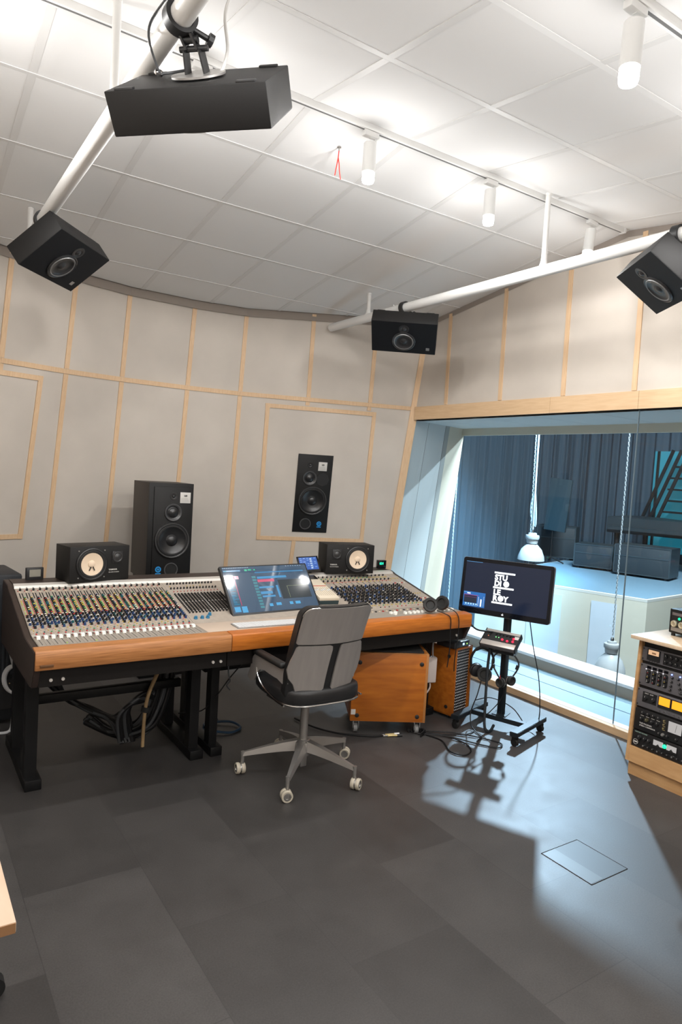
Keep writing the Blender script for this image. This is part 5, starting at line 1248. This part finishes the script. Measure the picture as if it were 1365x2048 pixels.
# rack units: local x runs to the right as seen from the front, local y to the back
def unit(z0, z1, label, face, name='rack_unit'):
    yc = (RYL+RYR)/2; zc_ = (z0+z1)/2; al = math.atan(.062)
    # columns: local X -> -Y room, local Y -> +X room (into the rack), local Z -> up along the slope
    X_ = Vector((0, -1, 0)); Z_ = Vector((math.sin(al), 0, math.cos(al))); Y_ = Vector((math.cos(al), 0, -math.sin(al)))
    p = Vector((fx(z0)+.012, yc, z0))
    t = thing(name, label, 'rack unit', M=Matrix(((X_.x, Y_.x, Z_.x, p.x), (X_.y, Y_.y, Z_.y, p.y), (X_.z, Y_.z, Z_.z, p.z), (0, 0, 0, 1))), group='audio units in the maple rack')
    hh = z1-z0
    mb = MB(); mb.box(-.25, .25, 0, .004, 0.001, hh-.001, .001); mb.build('front_panel', face, t)
    mb = MB(); mb.box(-.22, .22, .004, .30, .003, hh-.003); mb.build('chassis', M_rackdark, t)
    for sx in (-1, 1):
        for z in (.012, hh-.012): mb = MB(); mb.cyl((sx*.243, -.002, z), (sx*.243, .001, z), .0045, n=10); mb.build('rack_screw', M_black, t)
    return t, hh
def rk(t, x, z, r=.011, m=None, ln=.012, ring=True):
    mb = MB(); mb.lathe([(r, 0), (r*.9, ln*.6), (r*.75, ln), (0, ln)], at(x, 0, z), n=18); mb.box(x-.0008, x+.0008, -ln-.0006, -ln+.001, z+r*.1, z+r*.7, m=1); k = mb.build('knob', [m or M_black, M_label], t)
    return k
def rect(t, name, x0, x1, z0, z1, m, y=-.0012):
    mb = MB(); mb.box(x0, x1, y, .001, z0, z1); return mb.build(name, m, t)
u1, hh = unit(.70, .785, 'grey rack unit with a peach lit meter, topmost in the maple rack', M_rackgrey)
rect(u1, 'meter_bezel', -.215, -.135, .012, .078, M_black, -.006); rect(u1, 'meter_face', -.208, -.142, .045, .074, em('meter_peach', (1, .62, .36), .75), -.0066); rect(u1, 'meter_scale', -.185, -.16, .052, .062, mat('meter_ink', (.45, .25, .13), .8), -.0072)
rect(u1, 'control_plate', -.115, .01, .008, .076, M_rackdark)
for i in range(4):
    for z in (.058, .026): rk(u1, -.098+.032*i, z, .012)
for i in range(4): rk(u1, -.20+.016*i, .006, .003, ln=.004)
rect(u1, 'lettering_strip', .03, .2, .03, .05, M_label)
u2, hh = unit(.552, .685, 'grey rack unit with four tall dial columns, second from top in the maple rack', M_rackgrey)
for i in range(4):
    x = -.195+.036*i
    rect(u2, 'display', x-.014, x+.012, .108, .124, M_blackg)
    mb = MB(); o_ = rr(x-.015, x+.015, .022, .103, .0148, k=8); mb.prism(o_, 0, .0015, at(0, 0, 0)); mb.build('oval_plate', M_rackdark, u2)
    for j, z in enumerate((.088, .062, .036)):
        rk(u2, x, z, .011)
        mb = MB(); mb.box(x-.004, x+.004, -.013, -.0118, z-.004, z-.002); mb.build('coloured_dot', KM['ryw'[(i+j) % 3]], u2)
    mb = MB(); mb.lathe([(.0025, 0), (.002, .003), (0, .003)], at(x-.018, 0, .103), n=8); mb.build('led', em('led_white', (.9, .9, 1), 3), u2)
for i in range(6):
    x = -.045+.036*i
    for j, z in enumerate((.095, .07, .045, .022)): rk(u2, x+(.007*j if i % 2 else -.002*j), z, .007)
for i in range(3): mb = MB(); mb.lathe([(.004, 0), (.0035, .004), (0, .004)], at(-.052+.05*i, 0, .112), n=10); mb.build('blue_light', em('led_blue2', (.12, .2, 1), 8), u2)
u3, hh = unit(.425, .537, 'grey rack unit with two bright orange meters, third from top in the maple rack', M_rackgrey)
rect(u3, 'control_plate', -.215, -.125, .032, .095, M_rackdark)
for x in (-.195, -.147): rk(u3, x, .06, .016)
text('lettering', 'INPUT   GAIN', .009, at(-.203, -.0018, .083), M_label, u3)
for x in (-.108, -.028):
    rect(u3, 'meter_bezel', x-.005, x+.072, .03, .100, M_black, -.005); rect(u3, 'meter_face', x, x+.067, .048, .095, em('meter_orange', (1, .36, .02), 1.5), -.006)
for i in range(8): mb = MB(); mb.lathe([(.0035, 0), (.003, .006), (0, .006)], at(-.10+.03*i, 0, .014), n=8); mb.build('toggle', M_chrome, u3)
u4, hh = unit(.285, .415, 'black rack unit with one white meter, fourth from top in the maple rack', M_rackdark)
for i in range(4):
    rk(u4, -.20+.034*i, .108, .012); rk(u4, -.205+.034*i, .072, .012, M_black if i != 1 else mat('olive_knob', (.07, .06, .03), .4))
mb = MB()
for i in range(4):
    for z in (.091,): mb.box(-.212+.034*i, -.192+.034*i, -.0008, .0005, z-.002, z+.001)
mb.build('print', M_label, u4)
text('lettering', 'THE PHOENIX', .0125, at(-.215, -.0012, .040), M_label, u4, bold=.01); text('lettering', 'STEREO COMPRESSOR', .010, at(-.213, -.0012, .027), M_label, u4, bold=.01)
for z in (.104, .082, .060): mb = MB(); mb.cyl((-.062, 0, z), (-.062, -.012, z+.002), .004, n=8); mb.box(-.070, -.054, -.0008, .0005, z-.012, z-.008); mb.build('toggle', mat('brass', (.62, .50, .24), .3, metal=.7), u4)
rect(u4, 'meter_bezel', -.038, .050, .048, .118, M_black, -.004); rect(u4, 'meter_face', -.034, .046, .052, .114, em('meter_white', (.75, .72, .70), .55), -.005)
mb = MB(); mb.beam((.010, -.0054, .060), (.016, -.0054, .104), .0016, .0005, (0, -1, 0)); mb.build('needle', M_ink, u4)
for x in (-.085, -.062, -.035, .02, .08): rk(u4, x, .022, .010, M_alud if x == -.062 else M_black)
for i in range(4): rk(u4, .09+.034*i, .095, .012)
u5, hh = unit(.180, .280, 'black rack unit with twin pale meters around a green lamp, lowest in the maple rack', M_rackdark)
text('lettering', 'CULTURE VULTURE', .009, at(-.235, -.0012, .088), mat('mint_print', (.35, .5, .42), .7), u5)
for x, r_ in ((-.205, .016), (-.170, .013), (-.142, .012)): rk(u5, x, .062, r_)
for x in (-.112, -.030):
    rect(u5, 'meter_bezel', x-.003, x+.063, .040, .086, M_black, -.004); rect(u5, 'meter_face', x, x+.060, .052, .083, em('meter_white', (.75, .72, .70), .55), -.005)
    mb = MB(); mb.prism([(x+.018, .052), (x+.042, .052), (x+.030, .064)], .0052, .0056, at(0, 0, 0)); mb.build('meter_hub', M_ink, u5)
mb = MB(); mb.lathe([(.012, 0), (.011, .006), (.006, .011), (0, .012)], at(-.041, -.005, .066), n=18); mb.build('green_lamp', em('lamp_green', (.01, .85, .30), 2.2), u5)
mb = MB(); mb.lathe([(.016, 0), (.016, .001), (.014, .001), (.014, 0)], at(-.225, 0, .03), n=20); mb.box(-.236, -.214, -.0008, 0, .026, .034); mb.build('emblem', M_label, u5)
for i in range(9): rk(u5, -.17+.03*i, .022, .0075, M_chrome if i % 3 == 0 else M_black)
# black amplifier standing on the rack
t = thing('preamp_box', 'small black amplifier with big chrome dials standing on top of the maple rack', 'amplifier', (3.965, 2.30, .855), (0, 0, R(-98)))
mb = MB(); mb.box(0, .24, 0, .20, .018, .165, .006); mb.build('case', M_speaker, t)
mb = MB(); mb.box(.014, .226, -.002, .001, .03, .15); mb.build('front_panel', M_rackdark, t)
mb = MB(); mb.box(.02, .22, -.003, -.001, .128, .145); mb.build('name_strip', mat('dusty_strip', (.12, .10, .10), .6), t)
mb = MB(); mb.box(.018, .222, -.003, -.001, .033, .056); mb.build('label_strip', M_alud, t)
for i in range(4):
    mb = MB(); mb.lathe([(.020, 0), (.019, .010), (.014, .012), (.012, .006), (0, .006)], at(.038+.052*i, -.002, .078), n=24); mb.build('dial', mat('pale_brass', (.6, .55, .42), .3, metal=.6), t)
mb = MB(); mb.lathe([(.008, 0), (.006, .006), (0, .007)], at(.07, -.002, .112), n=14); mb.build('green_lamp', em('lamp_green', (.01, .85, .30), 2.2), t)
for x in (.02, .22):
    for y in (.02, .18): mb = MB(); mb.cyl((x, y, 0), (x, y, .02), .012, n=12); mb.build('foot', M_rubber, t)
# ------------------------------------------------------------------ table corner at the lower left
t = thing('side_table', 'pale birch table, only its corner visible at the lower left edge of the photo', 'table', (0, 1.9, 0))
mb = MB(); mb.box(-.46, .24, -.392, .75, .706, .732, .003); mb.build('tabletop', M_plytop, t)
mb = MB(); mb.box(-.455, .2385, -.3935, -.390, .708, .730); mb.build('front_edge', M_plyedge, t)
mb = MB(); mb.beam((.17, .30, .70), (.282, .385, .07), .03, .035, (1, 0, 0)); mb.build('leg', M_maple, t); mb = MB(); mb.cyl((.30, .36, .034), (.30, .40, .034), .034, n=20); mb.build('caster', M_rubber, t)
for x, y in ((-.42, .34), (.20, .70), (-.42, -.34), (.02, -.30)):
    mb = MB(); mb.box(x-.022, x+.022, y-.022, y+.022, .05, .706, .002); mb.build('leg', M_maple, t)
    mb = MB(); mb.cyl((x-.012, y, .025), (x+.012, y, .025), .025, n=18); mb.box(x-.016, x+.016, y-.008, y+.008, .02, .055); mb.build('caster', M_rubber, t)
# dark cabinet behind the left end of the console
t = thing('guitar_amplifier', 'dark ribbed cabinet with a rounded top partly hidden behind the left end of the console', 'amplifier', (.355, 4.84, 0), (0, 0, R(6)))
mb = MB(); mb.box(-.36, .34, -.20, .22, .02, .96, .02); mb.build('cabinet', mat('amp_black', (.016, .018, .022), .6), t)
mb = MB()
for k in range(26): mb.box(-.33+.0255*k, -.318+.0255*k, -.206, -.198, .32, .9)
mb.build('grille_rib', mat('amp_rib', (.03, .035, .042), .5), t)
mb = MB(); mb.box(-.35, .33, -.204, -.198, .10, .29); mb.build('lower_panel', M_black, t)
mb = MB(); mb.lathe([(0, 0), (.14, 0), (.14, .02), (.12, .07), (.07, .10), (0, .105)], Matrix.Translation((.03, 0, .96)), n=32); mb.build('rounded_top', M_black, t)
mb = MB()
for k in range(6): mb.cyl((.20+.02*k, -.205, .262), (.20+.02*k, -.199, .262), .004, n=8)
mb.build('stud', mat('brass', (.62, .50, .24), .3, metal=.7), t)
mb = MB()
for k in range(3): mb.tube([(.655+.012*k+.01*math.sin(3*a), 4.53-.01*k, .33+(.10+.004*k)*math.sin(a)) if 0 else (.66+.055*math.cos(a)+.004*k, 4.545-.03*math.cos(a)-.012*k, .325+.085*math.sin(a)) for a in [j*PI/8 for j in range(17)]], .009, n=8, smooth=2)
mb.tube([(.62, 4.44, .585), (.63, 4.47, .50), (.655, 4.52, .41)], .009, n=8, smooth=4)
mb.tube([(.66, 4.53, .24), (.655, 4.50, .12), (.64, 4.49, .02), (.56, 4.50, .011), (.45, 4.52, .011)], .009, n=8, smooth=4)
tag(mb.build('white_cable_coil', mat('white_hose', (.55, .56, .58), .5)), 'coil of white cable hanging behind the left console leg', 'cable')

# ------------------------------------------------------------------ light from the live room
def sun_spot(loc, target, e, size, blend, rad, col):
    l = bpy.data.lights.new('stage_spot', 'SPOT'); l.energy = e; l.spot_size = R(size); l.spot_blend = blend; l.shadow_soft_size = rad; l.color = col
    o = bpy.data.objects.new('stage_spot', l); COL.objects.link(o); o.location = loc
    o.rotation_euler = (Vector(target)-Vector(loc)).to_track_quat('-Z', 'Y').to_euler(); return o
KEYP = Vector((9.6, 7.85, 5.35))
def area(loc, target, e, sx, sy, col):
    l = bpy.data.lights.new('live_room_light', 'AREA'); l.energy = e; l.shape = 'RECTANGLE'; l.size = sx; l.size_y = sy; l.color = col
    o = bpy.data.objects.new('live_room_light', l); COL.objects.link(o); o.location = loc; o.rotation_euler = (Vector(target)-Vector(loc)).to_track_quat('-Z', 'Y').to_euler(); return o
sun_spot(KEYP, (3.95, 3.1, .1), 3500, 28, 1., .13, (.62, .82, 1.0))
sun_spot((9.0, 3.6, 5.0), (4.9, 5.4, 1.0), 1500, 40, .5, .06, (.78, .92, 1.0))
area((6.6, 3.6, 5.3), (8.0, 6.5, -.5), 1100, 1.6, 1.6, (.84, .95, 1.0))
sun_spot((6.3, 4.6, 5.2), (7.3, 9.2, .0), 9500, 60, .8, .2, (.42, .76, 1.0))
wd = bpy.data.worlds.new('world'); scene.world = wd; wd.use_nodes = True
wd.node_tree.nodes['Background'].inputs[0].default_value = (.02, .025, .03, 1); wd.node_tree.nodes['Background'].inputs[1].default_value = .3
scene.view_settings.view_transform = 'Standard'; scene.view_settings.look = 'None'; scene.view_settings.exposure = 0
